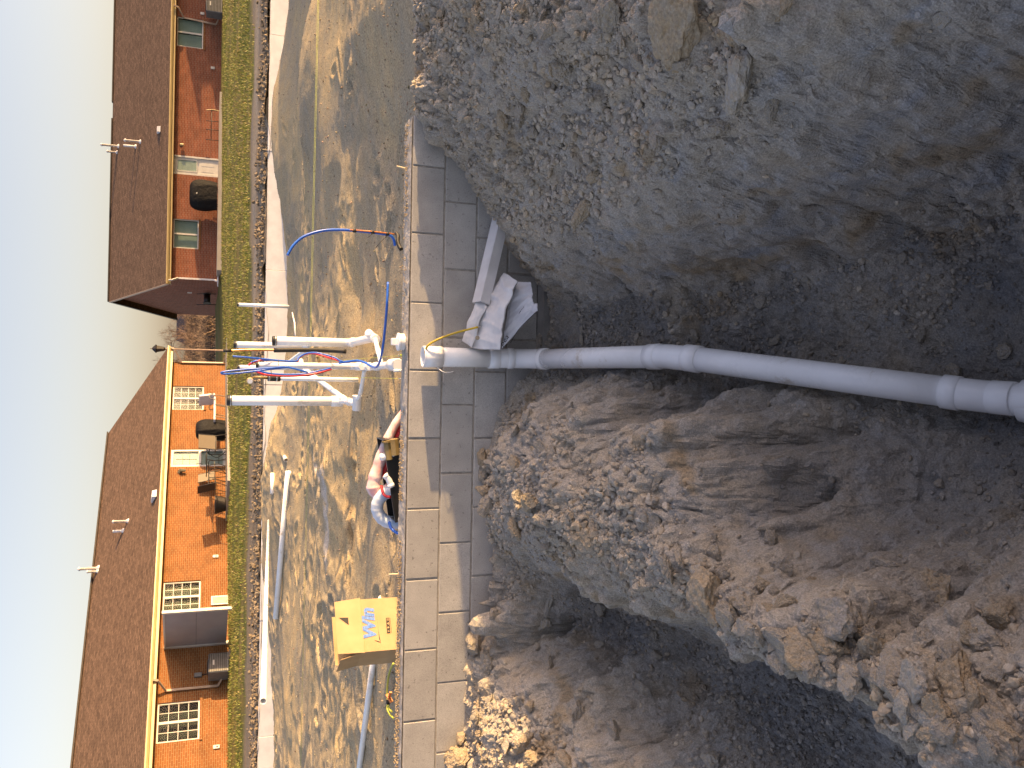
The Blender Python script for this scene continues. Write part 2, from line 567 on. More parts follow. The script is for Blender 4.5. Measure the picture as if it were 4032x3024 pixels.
# undulate the lookup so that bank edges are ragged
p3 = np.c_[Q, np.zeros(len(Q))]
wx = fbm(p3 * 3.6, 5, 3) * .035
wy = fbm(p3 * 3.6, 5, 9) * .05
near_wall = np.clip((YW - Q[:, 1]) / .35, 0, 1)
Z0 = cF.z(Q[:, 0] + wx * near_wall, Q[:, 1] + wy * near_wall)

# soil regions
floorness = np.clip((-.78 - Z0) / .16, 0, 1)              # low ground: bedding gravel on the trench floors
gz = Z0.reshape(GX.shape)
sx = np.gradient(gz, xs, axis=1); sy = np.gradient(gz, ys, axis=0)
slope = np.sqrt(sx ** 2 + sy ** 2).ravel()
steep = np.clip((slope - .8) / 1.0, 0, 1)
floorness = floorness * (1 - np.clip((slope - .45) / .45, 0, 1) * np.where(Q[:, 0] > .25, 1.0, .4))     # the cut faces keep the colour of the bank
n_lo = fbm(p3 * 1.7, 3, 21)
cloddy = np.clip(.78 + .6 * n_lo, 0, 1) * (1 - .8 * steep) * (1 - .75 * floorness)
x_, y_ = Q[:, 0], Q[:, 1]
hgt = fbm(p3 * 4.0, 4, 31) * .022
m_a = np.clip(1.6 * fbm(p3 * 1.9, 3, 33) + .35, 0, 1) * (1 - .85 * floorness) * (1 - .5 * steep)       # fields of big, middling and small clods
m_b = np.clip(1.6 * fbm(p3 * 2.6, 3, 35) + .65, 0, 1) * (1 - .6 * floorness)
m_c = np.clip(1.5 * fbm(p3 * 3.3, 3, 37) + .85, 0, 1)
hgt += clods2(x_ + wx * .5, y_ + wy * .4, .15, 5, .35, .75) * .15 * .60 * m_a
hgt += clods2(x_ + wx * .5, y_ + wy * .3, .062, 6, .35, .75) * .062 * .95 * m_b
hgt += clods2(x_ + wx * .4, y_ + wy * .3, .031, 7, .35, .75) * .031 * .95 * m_c
ridg = 1 - np.abs(fbm(np.c_[x_ * 7, y_ * 7, Z0 * 6], 4, 41))
hgt += (ridg - .6) * .032 * (1 - .7 * floorness)
rid2 = 1 - np.abs(fbm(np.c_[x_ * 15, y_ * 15, Z0 * 9], 3, 45))
hgt += (rid2 - .6) * .014
strata = 1 - np.abs(fbm(np.c_[x_ * 5 + y_ * 3, y_ * 5, Z0 * 11], 4, 51)) * 1.5   # smeared layers on the cut faces
hgt += strata * .014 * steep
hgt += clods2(y_ * .8 + x_ * .5 + wx, Z0 * 1.1 + wy, .085, 9, .35, .8) * .085 * .55 * steep * np.clip(m_b + .2, 0, 1)
crack = np.clip(.055 - np.abs(fbm(p3 * 3.0 + 7, 4, 57)), 0, .055) / .055
hgt -= crack * .022 * (1 - floorness) * np.clip(n_lo + .6, 0, 1)
hgt += fbm(p3 * 45, 3, 61) * .0045
keep = np.clip((YW - Q[:, 1]) / .06, .25, 1)
hgt *= keep
# displace along the surface normal
nrm = np.stack([-sx.ravel(), -sy.ravel(), np.ones(len(Q))], 1)
nrm /= np.linalg.norm(nrm, axis=1)[:, None]
side = .55
Vt = np.stack([x_ + nrm[:, 0] * hgt * side, y_ + nrm[:, 1] * hgt * side, Z0 + hgt * (nrm[:, 2] * .5 + .5)], 1)
TRENCH = Field(xs, ys, (Z0 + hgt).reshape(GX.shape))
me = fast_mesh('ground', Vt, grid_faces(len(xs), len(ys)), smooth=False)


def lerp(a, b, t):
    return a + (b - a) * t[:, None]


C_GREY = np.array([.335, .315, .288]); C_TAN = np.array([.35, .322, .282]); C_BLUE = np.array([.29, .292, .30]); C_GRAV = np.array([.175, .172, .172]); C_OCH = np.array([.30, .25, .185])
t_tan = np.clip(.35 + .9 * fbm(p3 * 2.3, 4, 71) + .25 * np.clip(-x_ - .1, -.4, 1), 0, 1)
col = lerp(np.tile(C_GREY, (len(Q), 1)), np.tile(C_TAN, (len(Q), 1)), t_tan)
t_b = np.clip(1.8 * fbm(np.c_[x_ * 4, y_ * 4, Z0 * 16], 4, 81) - .55, 0, 1) * np.clip(steep + .2, 0, 1) * (x_ > .1)
col = lerp(col, np.tile(C_BLUE * 1.05, (len(Q), 1)), t_b)
t_o = np.clip(2.2 * fbm(np.c_[x_ * 5, y_ * 5, Z0 * 9], 3, 91) - 1.05, 0, 1)
col = lerp(col, np.tile(C_OCH, (len(Q), 1)), t_o)
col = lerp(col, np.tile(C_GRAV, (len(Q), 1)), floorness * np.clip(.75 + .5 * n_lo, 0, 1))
# pale sand spilling over the right end
t_s = np.clip((y_ - 4.85) / .2, 0, 1) * (x_ > 1.6)
col = lerp(col, np.tile(np.array([.27, .235, .19]), (len(Q), 1)), t_s)


def set_col(me, col):
    at = me.color_attributes.new('col', 'FLOAT_COLOR', 'POINT')
    a = np.ones((len(col), 4), np.float32); a[:, :3] = col
    at.data.foreach_set('color', a.ravel())


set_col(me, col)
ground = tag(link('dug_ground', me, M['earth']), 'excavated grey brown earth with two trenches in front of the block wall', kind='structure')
COLF = [Field(xs, ys, col[:, k].reshape(GX.shape)) for k in range(3)]

# ------------------------------------------------------------------ sand pad behind the wall
px_ = np.r_[np.arange(-10, -8.2, .12), np.arange(-8.2, 8.6, .026), np.arange(8.6, 12.1, .12)]
py_ = [5.06]
while py_[-1] < 18.42: py_.append(py_[-1] + .014 + .0013 * (py_[-1] - 5) * 1.2)
py_ = np.array(py_); py_[-1] = 18.42
PX, PY = np.meshgrid(px_, py_)
qx, qy = PX.ravel(), PY.ravel()
p3p = np.c_[qx, qy, np.zeros(len(qx))]


def bump(cx, cyy, ax, ay, h, rot=0.0, pw=2.0):
    c, s = math.cos(rot), math.sin(rot)
    u = ((qx - cx) * c + (qy - cyy) * s) / ax
    v = (-(qx - cx) * s + (qy - cyy) * c) / ay
    return h * np.exp(-(u * u + v * v) ** (pw / 2))


Zp = -.10 - .0185 * (qy - 5.2)
Zp = Zp + .15 * np.clip((qx - 1.5 - .25 * (qy - 5)) / .9, 0, 1) * np.clip((10.5 - qy) / 3.0, 0, 1) * np.clip((qy - 4.9) / .5 + .45, 0, 1)
Zp += bump(3.9, 11.3, 1.1, 1.5, .27, .3) + bump(1.7, 17.4, 2.0, 2.0, -.16) + bump(4.6, 17.0, 1.9, 1.5, .36) + bump(2.6, 9.6, .8, .8, .11)
Zp += bump(-2.9, 17.3, 2.2, 1.2, .34) + bump(-1.3, 16.2, 1.6, 1.4, .18) + bump(-5.6, 15.5, 2.2, 2.4, .12)
Zp += bump(.9, 7.4, 1.7, 1.5, -.07) + bump(.6, 14.2, 2.2, 2.0, -.10) + bump(.9, 8.4, .45, .30, -.09) + bump(1.3, 8.0, .5, .3, .05)
Zp += bump(-1.15, 8.0, .5, .35, -.09) + bump(-1.0, 9.5, 1.2, 1.0, .05) + bump(-2.6, 7.4, 1.2, .5, .05) + bump(9.9, 14.2, 1.2, 2.4, .95) + bump(10.6, 9.8, 1.2, 1.6, .5)  # last two: heaps out of view at the right, added to shade the pad
Zp += bump(-.9, 6.0, 1.3, .35, -.05) + bump(-3.0, 6.1, 1.2, .3, .05)
lift = np.clip((qy - 5.3) / .8, 0, 1)
rough_m = np.clip(.40 + .9 * fbm(p3p * .45, 2, 140) + .45 * np.clip((-qx - .3) / 1.5, 0, 1) - .30 * np.clip((qx - .5) / 2, 0, 1) * np.clip((qy - 7) / 2, 0, 1) + .55 * np.clip((qx - 1.0) / .8, 0, 1) * np.clip((9.0 - qy) / 1.5, 0, 1), .08, 1.2)      # trampled at the left, raked smooth at the right
Zp += fbm(p3p * .9, 3, 102) * .035 * lift
# wind rows and drag marks, mostly along x
warp = fbm(p3p * .7, 3, 103) * 1.1
Zp += fbm(np.c_[qx * 1.6, qy * 3.4 + warp, qx * 0], 3, 104) * .012 * lift * rough_m
Zp += (1 - np.abs(fbm(p3p * 1.9, 4, 106)) * 1.6) * .026 * lift * rough_m
Zp += fbm(p3p * 9, 3, 105) * .006 * lift * rough_m + fbm(p3p * 30, 2, 107) * .002
# footprints
for k in range(330):
    fx = rng.uniform(-8, 4.5) if k < 260 else rng.uniform(-8, 8)
    fy = 5.7 + 11.8 * rng.random() ** 1.3
    if fx > .2 and k < 200 and rng.random() < .7: continue
    a = rng.uniform(0, math.pi)
    L_, W_ = rng.uniform(.13, .17), rng.uniform(.05, .075)
    i0, i1 = np.searchsorted(px_, [fx - .6, fx + .6]); j0, j1 = np.searchsorted(py_, [fy - .6, fy + .6])
    sl = (np.arange(j0, j1)[:, None] * len(px_) + np.arange(i0, i1)[None]).ravel()
    ux, uy = qx[sl] - fx, qy[sl] - fy
    u = (ux * math.cos(a) + uy * math.sin(a)) / L_; v = (-ux * math.sin(a) + uy * math.cos(a)) / W_
    d = u * u + v * v
    dep = rng.uniform(.014, .040)
    Zp[sl] += -dep * np.exp(-d ** 2) + dep * .55 * np.exp(-((np.sqrt(d) - 1.45) / .42) ** 2)
# wheelbarrow track running left
for off in (0, .17):
    v = qy - (8.9 + off - .55 * qx + .05 * np.sin(qx * 3))
    Zp += -.025 * np.exp(-(v / .07) ** 2) * np.clip((-qx - 1.8) / .5, 0, 1)
PAD = Field(px_, py_, Zp.reshape(PX.shape))
mep = fast_mesh('pad', np.stack([qx, qy, Zp], 1), grid_faces(len(px_), len(py_)), smooth=True)
tp = np.clip(.5 + .8 * fbm(p3p * .8, 4, 111), 0, 1)
colp = lerp(np.tile(np.array([.32, .28, .205]), (len(qx), 1)), np.tile(np.array([.42, .345, .215]), (len(qx), 1)), tp)


def near_seg(a, b, w):
    a, b = np.array(a[:2]), np.array(b[:2])
    d = b - a
    t = np.clip(((qx - a[0]) * d[0] + (qy - a[1]) * d[1]) / (d @ d), 0, 1)
    dd = np.hypot(qx - a[0] - t * d[0], qy - a[1] - t * d[1])
    return np.clip(1 - dd / w, 0, 1)


# pale lime dust spilled in a streak
lime = np.maximum(near_seg(pz(1298, 1880, -.16), pz(1296, 2190, -.16), .20), near_seg(pz(1240, 1810, -.2), pz(1290, 1900, -.2), .10))
lime = np.clip(lime * (1.4 + .9 * fbm(p3p * 9, 3, 121)) - .25, 0, 1)
colp = lerp(colp, np.tile(np.array([.50, .48, .46]), (len(qx), 1)), lime * .8)
clay = np.exp(-(((qx + 1.15) / .5) ** 2 + ((qy - 8.0) / .5) ** 2)) * np.clip(.4 + fbm(p3p * 5, 3, 131), 0, 1)
colp = lerp(colp, np.tile(np.array([.24, .155, .075]), (len(qx), 1)), clay)
set_col(mep, colp)
tag(link('sand_pad', mep, M['sand']), 'rippled sand and pea gravel pad inside the foundation', kind='structure')

# ------------------------------------------------------------------ yard beyond, out to the horizon
YP = np.array([(-60, 18.5, -.06), (60, 18.5, -.06), (0, 18.5, -.06), (-20, 18.5, -.06), (20, 18.5, -.06), (0, 21.5, .0), (12, 21.5, .02), (-12, 21.5, .0), (0, 25, .04), (12, 25, .1), (-12, 25, .08),
               (-12.2, 28.4, .25), (.7, 40.5, .27), (-6, 34.4, .26), (-14, 36, .3), (-4, 44, .35), (5, 43.5, .60), (10, 43.5, .63), (16, 43.5, .66), (3, 33, .30), (9, 32, .38), (15, 31, .42),
               (5, 55, .7), (20, 55, .7), (2, 60, .45), (0, 90, .5), (-60, 60, .3), (60, 60, .7), (60, 40, .7), (-60, 200, .5), (60, 200, .5), (10, -10, -.3), (-10, -10, -.4), (60, -10, 0), (-60, -10, 0),
               (12, 10, -.05), (-10, 10, -.1), (12, 4, .05), (-10, 4, -.3)], float)
yard_h = rbf(YP[:, :2], YP[:, 2])
yx = np.unique(np.r_[np.linspace(-400, -60, 8), np.linspace(-60, -20, 14), np.arange(-20, 24.01, .25), np.linspace(24, 60, 14), np.linspace(60, 400, 8), -9.9, 11.9])
yy = np.unique(np.r_[np.linspace(-60, 0, 8), .52, 5.0, 10, 14, np.arange(18.40, 46, .22), np.linspace(46, 120, 30), np.linspace(130, 1500, 12)])
YX, YY = np.meshgrid(yx, yy)
ax_, ay_ = YX.ravel(), YY.ravel()
Zy = yard_h(np.stack([ax_, np.minimum(ay_, 220)], 1))
p3y = np.c_[ax_, ay_, ax_ * 0]
dirtstrip = np.clip((22.0 - ay_) / 1.0, 0, 1) * (ay_ > 18.3)
Zy += fbm(p3y * .35, 3, 201) * .03 + dirtstrip * (fbm(p3y * 1.8, 3, 203) * .06 + .03)
YARD = Field(yx, yy, Zy.reshape(YX.shape))
fy_ = grid_faces(len(yx), len(yy))
cx_ = ax_[fy_].mean(1); cyy_ = ay_[fy_].mean(1)
hole = (cx_ > -9.9) & (cx_ < 11.9) & (cyy_ > .52) & (cyy_ < 18.40)
mey = fast_mesh('yard', np.stack([ax_, ay_, Zy], 1), fy_[~hole], smooth=True)
# dirt, path and lawn
edge = fbm(p3y * .5, 3, 211) * .8
gcol = lerp(np.tile(np.array([.20, .165, .06]), (len(ax_), 1)), np.tile(np.array([.12, .13, .03]), (len(ax_), 1)), np.clip(.5 + fbm(p3y * .6, 3, 213), 0, 1))
dcol = lerp(np.tile(np.array([.20, .175, .145]), (len(ax_), 1)), np.tile(np.array([.24, .20, .15]), (len(ax_), 1)), np.clip(.5 + fbm(p3y * 1.1, 3, 215), 0, 1))
pcol = np.tile(np.array([.27, .245, .21]), (len(ax_), 1))
path_w = np.clip(1 - np.abs(ay_ - 22.7 - edge * .4) / 1.0, 0, 1) * np.clip((ax_ - .5) / 1.5, 0, 1)
lawn_t = np.clip((ay_ - 22.8 - edge - .8 * (ax_ > 2)) / .8, 0, 1) * np.clip((70 - ay_) / 10, 0, 1)
ycol = lerp(dcol, gcol, lawn_t)
ycol = lerp(ycol, pcol, np.clip(path_w * 1.6, 0, 1))
far = np.clip((ay_ - 60) / 15, 0, 1)
ycol = lerp(ycol, np.tile(np.array([.13, .10, .065]), (len(ax_), 1)), far)
set_col(mey, ycol)
tag(link('ground', mey, M['yard']), 'yard with clods, a dirt path and lawn beyond the pad', kind='structure')

# ------------------------------------------------------------------ loose clods and stones
def rock_template(seed, sub):
    r = np.random.default_rng(seed)
    bm = bmesh.new()
    bmesh.ops.create_icosphere(bm, subdivisions=sub, radius=1)
    V = np.array([v.co[:] for v in bm.verts])
    F = np.array([[v.index for v in f.verts] for f in bm.faces])
    bm.free()
    for k in range(11):                                   # knock flat faces on it
        n = r.normal(size=3); n /= np.linalg.norm(n)
        d = r.uniform(.45, .8)
        h = V @ n
        V = V - np.outer(np.clip(h - d, 0, None), n) * .95
    V = V * (1 + .10 * fbm(V * 1.3 + seed * 3.1, 3, seed)[:, None])
    if sub > 2:
        V = V * (1 + .10 * fbm(V * 4 + seed, 3, seed + 5)[:, None])
        V = V * (1 + .05 * (.5 - np.abs(fbm(V * 9 + seed, 2, seed + 8)))[:, None])
    V = V * r.uniform([.8, .7, .55], [1.2, 1.0, .8])
    return V, F


def rot_mats(n, r):
    q = r.normal(size=(n, 4)); q /= np.linalg.norm(q, axis=1)[:, None]
    w, x, y, z = q.T
    return np.stack([np.stack([1 - 2 * (y * y + z * z), 2 * (x * y - z * w), 2 * (x * z + y * w)], 1),
                     np.stack([2 * (x * y + z * w), 1 - 2 * (x * x + z * z), 2 * (y * z - x * w)], 1),
                     np.stack([2 * (x * z - y * w), 2 * (y * z + x * w), 1 - 2 * (x * x + y * y)], 1)], 1)


def scatter(name, P, S, sub, mat, colr, seed, nt=8):
    """one mesh of many small stones"""
    T = [rock_template(seed * 100 + k, sub) for k in range(nt)]
    r = np.random.default_rng(seed)
    which = r.integers(0, nt, len(P))
    R = rot_mats(len(P), r)
    Vs, Fs, Cs, off = [], [], [], 0
    for k in range(nt):
        s = np.where(which == k)[0]
        if not len(s): continue
        V, F = T[k]
        v = np.einsum('nij,vj->nvi', R[s], V) * S[s][:, None, None] + P[s][:, None]
        Vs.append(v.reshape(-1, 3))
        Fs.append((F[None] + (np.arange(len(s)) * len(V))[:, None, None] + off).reshape(-1, 3))
        Cs.append(np.repeat(colr[s], len(V), 0))
        off += len(s) * len(V)
    me = fast_mesh(name, np.concatenate(Vs), np.concatenate(Fs), smooth=False)
    set_col(me, np.concatenate(Cs))
    return link(name, me, mat)


def soil_col(P, jit, seed):
    r = np.random.default_rng(seed)
    c = np.stack([f.z(P[:, 0], P[:, 1]) for f in COLF], 1)
    return c * (1 + jit * r.normal(size=(len(P), 1))) * np.array([1.01, 1.0, .99])


CLODF = Field(xs, ys, cloddy.reshape(GX.shape)); FLOORF = Field(xs, ys, floorness.reshape(GX.shape)); STEEPF = Field(xs, ys, steep.reshape(GX.shape))


def dug_points(n, seed, smin, smax, pw, dens):
    r = np.random.default_rng(seed)
    y = 1.2 + (4.97 - 1.2) * r.random(n * 4)
    x = r.uniform(-1, 1, n * 4) * (.62 + .52 * y)
    # stay in clumps
    cl = fbm(np.c_[x * 2.6, y * 2.6, x * 0 + seed], 3, seed)
    keep = r.random(n * 4) < np.clip(dens(x, y) * (.55 + .9 * cl), 0, 1)
    x, y = x[keep][:n], y[keep][:n]
    s = smin + (smax - smin) * r.random(len(x)) ** pw
    z = TRENCH.z(x, y)
    return np.stack([x, y, z + s * .25], 1), s


P, S = dug_points(21000, 301, .0045, .013, 1.7, lambda x, y: .25 + .75 * CLODF.z(x, y) - .5 * STEEPF.z(x, y))
tag(scatter('loose_crumbs', P, S, 1, M['crumb'], soil_col(P, .14, 1), 11), 'small dry crumbs of earth littering the banks', kind='stuff')
P, S = dug_points(4200, 302, .010, .030, 2.2, lambda x, y: .10 + .9 * CLODF.z(x, y) - .7 * STEEPF.z(x, y) - .3 * FLOORF.z(x, y))
tag(scatter('loose_stones', P, S, 2, M['crumb'], soil_col(P, .12, 2) * 1.02, 12), 'fist sized and smaller lumps of dry earth over the banks', kind='stuff')

r = np.random.default_rng(44)
for nm, lab, n, (xa, xb), (ya, yb), sd in (('bank_stones', 'broken lumps of dry earth covering the right bank', 4200, (.55, 2.5), (2.0, 4.95), 15), ('ridge_stones', 'broken lumps of dry earth covering the ridge and left mound', 4200, (-2.3, -.05), (1.3, 4.95), 16)):
    x = r.uniform(xa, xb, n * 3); y = r.uniform(ya, yb, n * 3)
    k = (fbm(np.c_[x * 3.4, y * 3.4, x * 0], 3, sd) > -.12) & (STEEPF.z(x, y) < .45) & (FLOORF.z(x, y) < .5)
    x, y = x[k][:n], y[k][:n]
    s = .006 + .020 * r.random(len(x)) ** 2.0
    P = np.stack([x, y, TRENCH.z(x, y) + s * .35], 1)
    tag(scatter(nm, P, s, 1, M['crumb'], soil_col(P, .10, sd) * 1.06, sd, nt=14), lab, kind='stuff')

n = 8000
y = r.uniform(1.9, 4.9, n * 4); x = r.uniform(-1.9, .95, n * 4)
k = (FLOORF.z(x, y) > .4) & (fbm(np.c_[x * 2.5, y * 2.5, x * 0], 3, 87) > -.35)
x, y = x[k][:n], y[k][:n]
s = .004 + .018 * r.random(len(x)) ** 3.2
P = np.stack([x, y, TRENCH.z(x, y) + s * .3], 1)
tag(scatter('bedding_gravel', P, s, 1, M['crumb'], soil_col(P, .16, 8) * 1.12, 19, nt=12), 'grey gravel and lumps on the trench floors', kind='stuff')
n = 2600                                                  # crumbs clinging to the cut faces and the sloping nose of the ridge
y = r.uniform(1.6, 4.8, n * 6); x = r.uniform(-1.4, 1.6, n * 6)
k = (STEEPF.z(x, y) > .1) & (FLOORF.z(x, y) < .85)
x, y = x[k][:n], y[k][:n]
s = .005 + .014 * r.random(len(x)) ** 2.5
P = np.stack([x, y, TRENCH.z(x, y) + s * .1], 1)
tag(scatter('clinging_crumbs', P, s, 1, M['crumb'], soil_col(P, .10, 9), 20, nt=12), 'lumps of earth clinging to the steep cut faces', kind='stuff')

# pebbles on the pad and the clod row by the foam
r = np.random.default_rng(5)
n = 6000
y = 5.4 + 12.6 * r.random(n) ** 1.5
x = r.uniform(-1, 1, n) * (y * .48 + .3)
s = .003 + .012 * r.random(n) ** 6 + .0004 * y
pc = np.stack([x, y, PAD.z(x, y) + s * .3], 1)
cc = np.array([.26, .225, .175]) * (1 + .18 * r.normal(size=(n, 1))) * (1 + .05 * r.normal(size=(n, 3)))
tag(scatter('pad_pebbles', pc, s, 1, M['crumb'], cc, 13), 'pebbles and crumbs strewn on the sand', kind='stuff')
n = 6500
y = 18.55 + np.abs(r.normal(size=n)) * 1.3
x = r.uniform(-10, 11, n)
s = .014 + .066 * r.random(n) ** 3.2
pc = np.stack([x, y, YARD.z(x, y) + s * .35], 1)
cc = np.array([.18, .155, .125]) * (1 + .18 * r.normal(size=(n, 1)))
tag(scatter('clod_row', pc, s, 1, M['crumb'], cc, 14), 'row of earth clods thrown up behind the foam boards', kind='stuff')

# the larger clods, one by one: photo position, radius in photo pixels, flatness, material
TEMPL = [fast_mesh('clod', *rock_template(900 + k, 3), smooth=False) for k in range(9)]
BIGT = [fast_mesh('clod', *rock_template(950 + k, 5), smooth=False) for k in range(5)]
VAR = {}


def clod(P, s, mat, big=False, flat=1.0, k=None, rot=None):
    T = BIGT if big else TEMPL
    k = rng.integers(0, len(T)) if k is None else k
    key = (big, int(k), mat)
    if key not in VAR:
        m2 = T[k].copy(); m2.materials.append(M[mat]); VAR[key] = m2
    o = bpy.data.objects.new('clod', VAR[key])
    COL.objects.link(o)
    o.parent = ground
    o.location = P
    o.scale = (s * rng.uniform(.85, 1.15), s * rng.uniform(.85, 1.15), s * flat)
    o.rotation_euler = rot or (rng.uniform(-.5, .5), rng.uniform(-.5, .5), rng.uniform(0, 6.28))
    return o


def hit_dug(x, y):
    d = ray(x, y)
    t = np.linspace(1.2, 7, 700)
    X = _C[None] + d[None] * t[:, None]
    zz = TRENCH.z(X[:, 0], X[:, 1])
    i = np.argmax(X[:, 2] < zz)
    return X[i]


BIG = [(2720, 100, 175, .8, 'ochre_clod'), (2960, 330, 165, .6, 'pale_clod'), (2430, 60, 100, .8, 'clod'), (1838, 455, 45, .8, 'pale_clod'), (2320, 845, 65, .75, 'ochre_clod'), (2605, 540, 62, .7, 'clod'),
       (2085, 370, 34, .9, 'ochre_clod'), (2110, 520, 40, .8, 'clod'), (2345, 560, 40, .7, 'clod'), (2450, 590, 45, .5, 'pale_clod'), (1770, 225, 40, .7, 'clod'), (2060, 470, 42, .6, 'clod'),
       (1740, 110, 30, .8, 'clod'), (1750, 55, 34, .8, 'ochre_clod'), (1980, 45, 30, .9, 'pale_clod'), (2150, 70, 38, .8, 'clod'), (2330, 620, 38, .8, 'clod'), (2200, 390, 24, .8, 'pale_clod'),
       (1700, 160, 22, .9, 'pale_clod'), (2510, 780, 40, .6, 'clod'), (2100, 620, 36, .7, 'clod'), (2540, 260, 50, .7, 'clod'), (2680, 250, 60, .7, 'clod'), (2870, 500, 70, .8, 'clod'), (3060, 420, 60, .8, 'clod'),
       (2820, 650, 60, .7, 'clod'), (3420, 320, 40, .6, 'clod'), (3760, 60, 60, .8, 'pale_clod'),
       # crest by the wall that catches the sun
       (1915, 1800, 38, 1.0, 'ochre_clod'), (1918, 1860, 45, .9, 'clod'), (1925, 1930, 50, 1.0, 'ochre_clod'), (1935, 2000, 48, 1.0, 'clod'), (1925, 2155, 48, 1.0, 'clod'), (2040, 1830, 40, .9, 'ochre_clod'),
       (2055, 1960, 38, 1.2, 'clod'), (2110, 1975, 52, 1.0, 'ochre_clod'), (2165, 2040, 50, 1.1, 'clod'), (2050, 2085, 42, 1.0, 'ochre_clod'), (2215, 2190, 34, 1.0, 'ochre_clod'), (2260, 2180, 24, 1.0, 'pale_clod'), (2210, 2130, 18, 1.2, 'pale_clod'),
       (2140, 1760, 34, .9, 'clod'), (2190, 1790, 40, .9, 'clod'), (2150, 1660, 36, .9, 'clod'), (2090, 1640, 40, .9, 'clod'), (2040, 1690, 34, .9, 'clod'),
       # clods along the ridge, growing toward the viewer
       (2830, 2300, 120, .9, 'ochre_clod'), (2960, 2340, 60, .9, 'pale_clod'), (3010, 2250, 40, .9, 'pale_clod'), (2900, 2440, 80, .9, 'clod'), (3120, 2380, 70, .8, 'ochre_clod'), (3330, 2420, 130, .9, 'clod'),
       (3250, 2540, 90, .9, 'ochre_clod'), (3150, 2200, 40, .9, 'pale_clod'), (3480, 2520, 70, .9, 'clod'), (3520, 2230, 60, .9, 'clod'), (3700, 2300, 70, .8, 'clod'), (3880, 2230, 100, .7, 'clod'), (3900, 2500, 110, .9, 'clod'),
       (3960, 2420, 80, .9, 'ochre_clod'), (3560, 2600, 80, .9, 'clod'), (3780, 2560, 70, .9, 'clod'), (3500, 2640, 45, .9, 'pale_clod'), (3800, 2700, 120, .8, 'ochre_clod'), (3960, 2780, 90, .9, 'clod'), (3930, 2650, 60, 1.0, 'pale_clod'),
       (3690, 2820, 70, .9, 'clod'), (3980, 2940, 110, .8, 'clod'), (3820, 2850, 60, .9, 'clod'), (3100, 2500, 60, .9, 'clod'), (3640, 2450, 50, .9, 'clod'), (3420, 2330, 50, .9, 'clod'), (3050, 2130, 55, .8, 'clod'),
       (2800, 2120, 50, .7, 'clod'), (2700, 2200, 60, .6, 'clod'), (2560, 2060, 90, .35, 'clod'), (2650, 2250, 80, .5, 'clod'), (2600, 1900, 45, .7, 'clod'),
       # clump by the wall and mound at the left
       (1870, 2480, 90, 1.0, 'clod'), (1800, 2450, 30, 1.0, 'ochre_clod'), (1900, 2540, 60, .9, 'clod'), (1960, 2430, 50, .8, 'clod'), (1930, 2600, 50, .8, 'clod'), (1850, 2990, 70, 1.0, 'ochre_clod'), (1830, 2905, 40, 1.0, 'ochre_clod'),
       (2080, 2920, 50, 1.0, 'ochre_clod'), (2010, 2930, 34, 1.0, 'pale_clod'), (2120, 3000, 60, 1.0, 'ochre_clod'), (2250, 3000, 44, 1.0, 'ochre_clod'), (2130, 2900, 34, .9, 'clod'), (1880, 2830, 34, .9, 'clod'), (1895, 2890, 26, 1.0, 'ochre_clod'),
       (2300, 2800, 70, .6, 'clod'), (2450, 2900, 80, .6, 'clod'), (2180, 2620, 60, .6, 'clod'), (2560, 2720, 70, .5, 'pale_clod'), (2170, 2390, 45, .5, 'pale_clod'), (2150, 2440, 60, .5, 'pale_clod'),
       (2590, 2420, 30, 1.0, 'pale_clod'), (2600, 2580, 34, 1.0, 'clod'), (2590, 2500, 28, 1.0, 'clod'), (2380, 2400, 40, 1.0, 'clod'), (2370, 2540, 26, .9, 'clod'), (2820, 2990, 70, .7, 'pale_clod'),
       # trench floor
       (3000, 1180, 40, .7, 'clod'), (2740, 1320, 34, .7, 'clod'), (3060, 1340, 34, .7, 'clod'), (3780, 1460, 60, .7, 'clod'), (3640, 1320, 34, .8, 'clod'), (2520, 1330, 30, .7, 'clod'), (2880, 1120, 26, .8, 'clod'), (3420, 1280, 28, .8, 'clod'),
       (3560, 1010, 30, .8, 'clod'), (3350, 1130, 26, .8, 'clod'), (2640, 1190, 22, .8, 'clod'), (3900, 1120, 34, .8, 'clod'), (3960, 1380, 40, .8, 'clod'), (2440, 1500, 34, .8, 'clod'), (2560, 1530, 30, .8, 'clod'), (2640, 1580, 30, .8, 'clod')]
for x, y, r_, fl, mt in BIG:
    q = hit_dug(x, y)
    s = r_ / pxm(q)
    clod(q + np.array([0, s * .15, s * fl * (.55 if r_ > 58 else .4)]), s, mt, big=r_ > 40, flat=fl)
# pale flakes of slate lying on the trench floor
for x, y, r_ in ((3170, 1095, 30), (2408, 1165, 20), (2525, 1315, 22), (2290, 1300, 28), (2288, 1345, 30), (2340, 1310, 18), (2310, 1335, 10), (2265, 1370, 16), (2390, 1210, 10), (2420, 1235, 12), (2420, 1100, 9)):
    q = hit_dug(x, y); s = r_ / pxm(q)
    clod(q + np.array([0, 0, s * .1]), s, 'pale_clod', flat=.22, rot=(rng.uniform(-.1, .1), rng.uniform(-.1, .1), rng.uniform(0, 6)))
# heavy clods heaped along the ridge toward the viewer
rr_ = np.random.default_rng(91)
for k in range(75):
    t = rr_.random() ** .8
    x = 2750 + 1250 * t
    e_y = 2440 + (x - 2700) * .47                            # broken edge above the left trench
    y = e_y - 30 - abs(rr_.normal()) * 190
    q = hit_dug(x, min(y, 3020))
    s = rr_.uniform(.028, .075) * (.8 + .5 * rr_.random() ** 3)
    clod(q + np.array([0, 0, s * .42]), s, 'ochre_clod' if rr_.random() < .25 else ('pale_clod' if rr_.random() < .2 else 'clod'), big=True, flat=rr_.uniform(.7, 1.0))
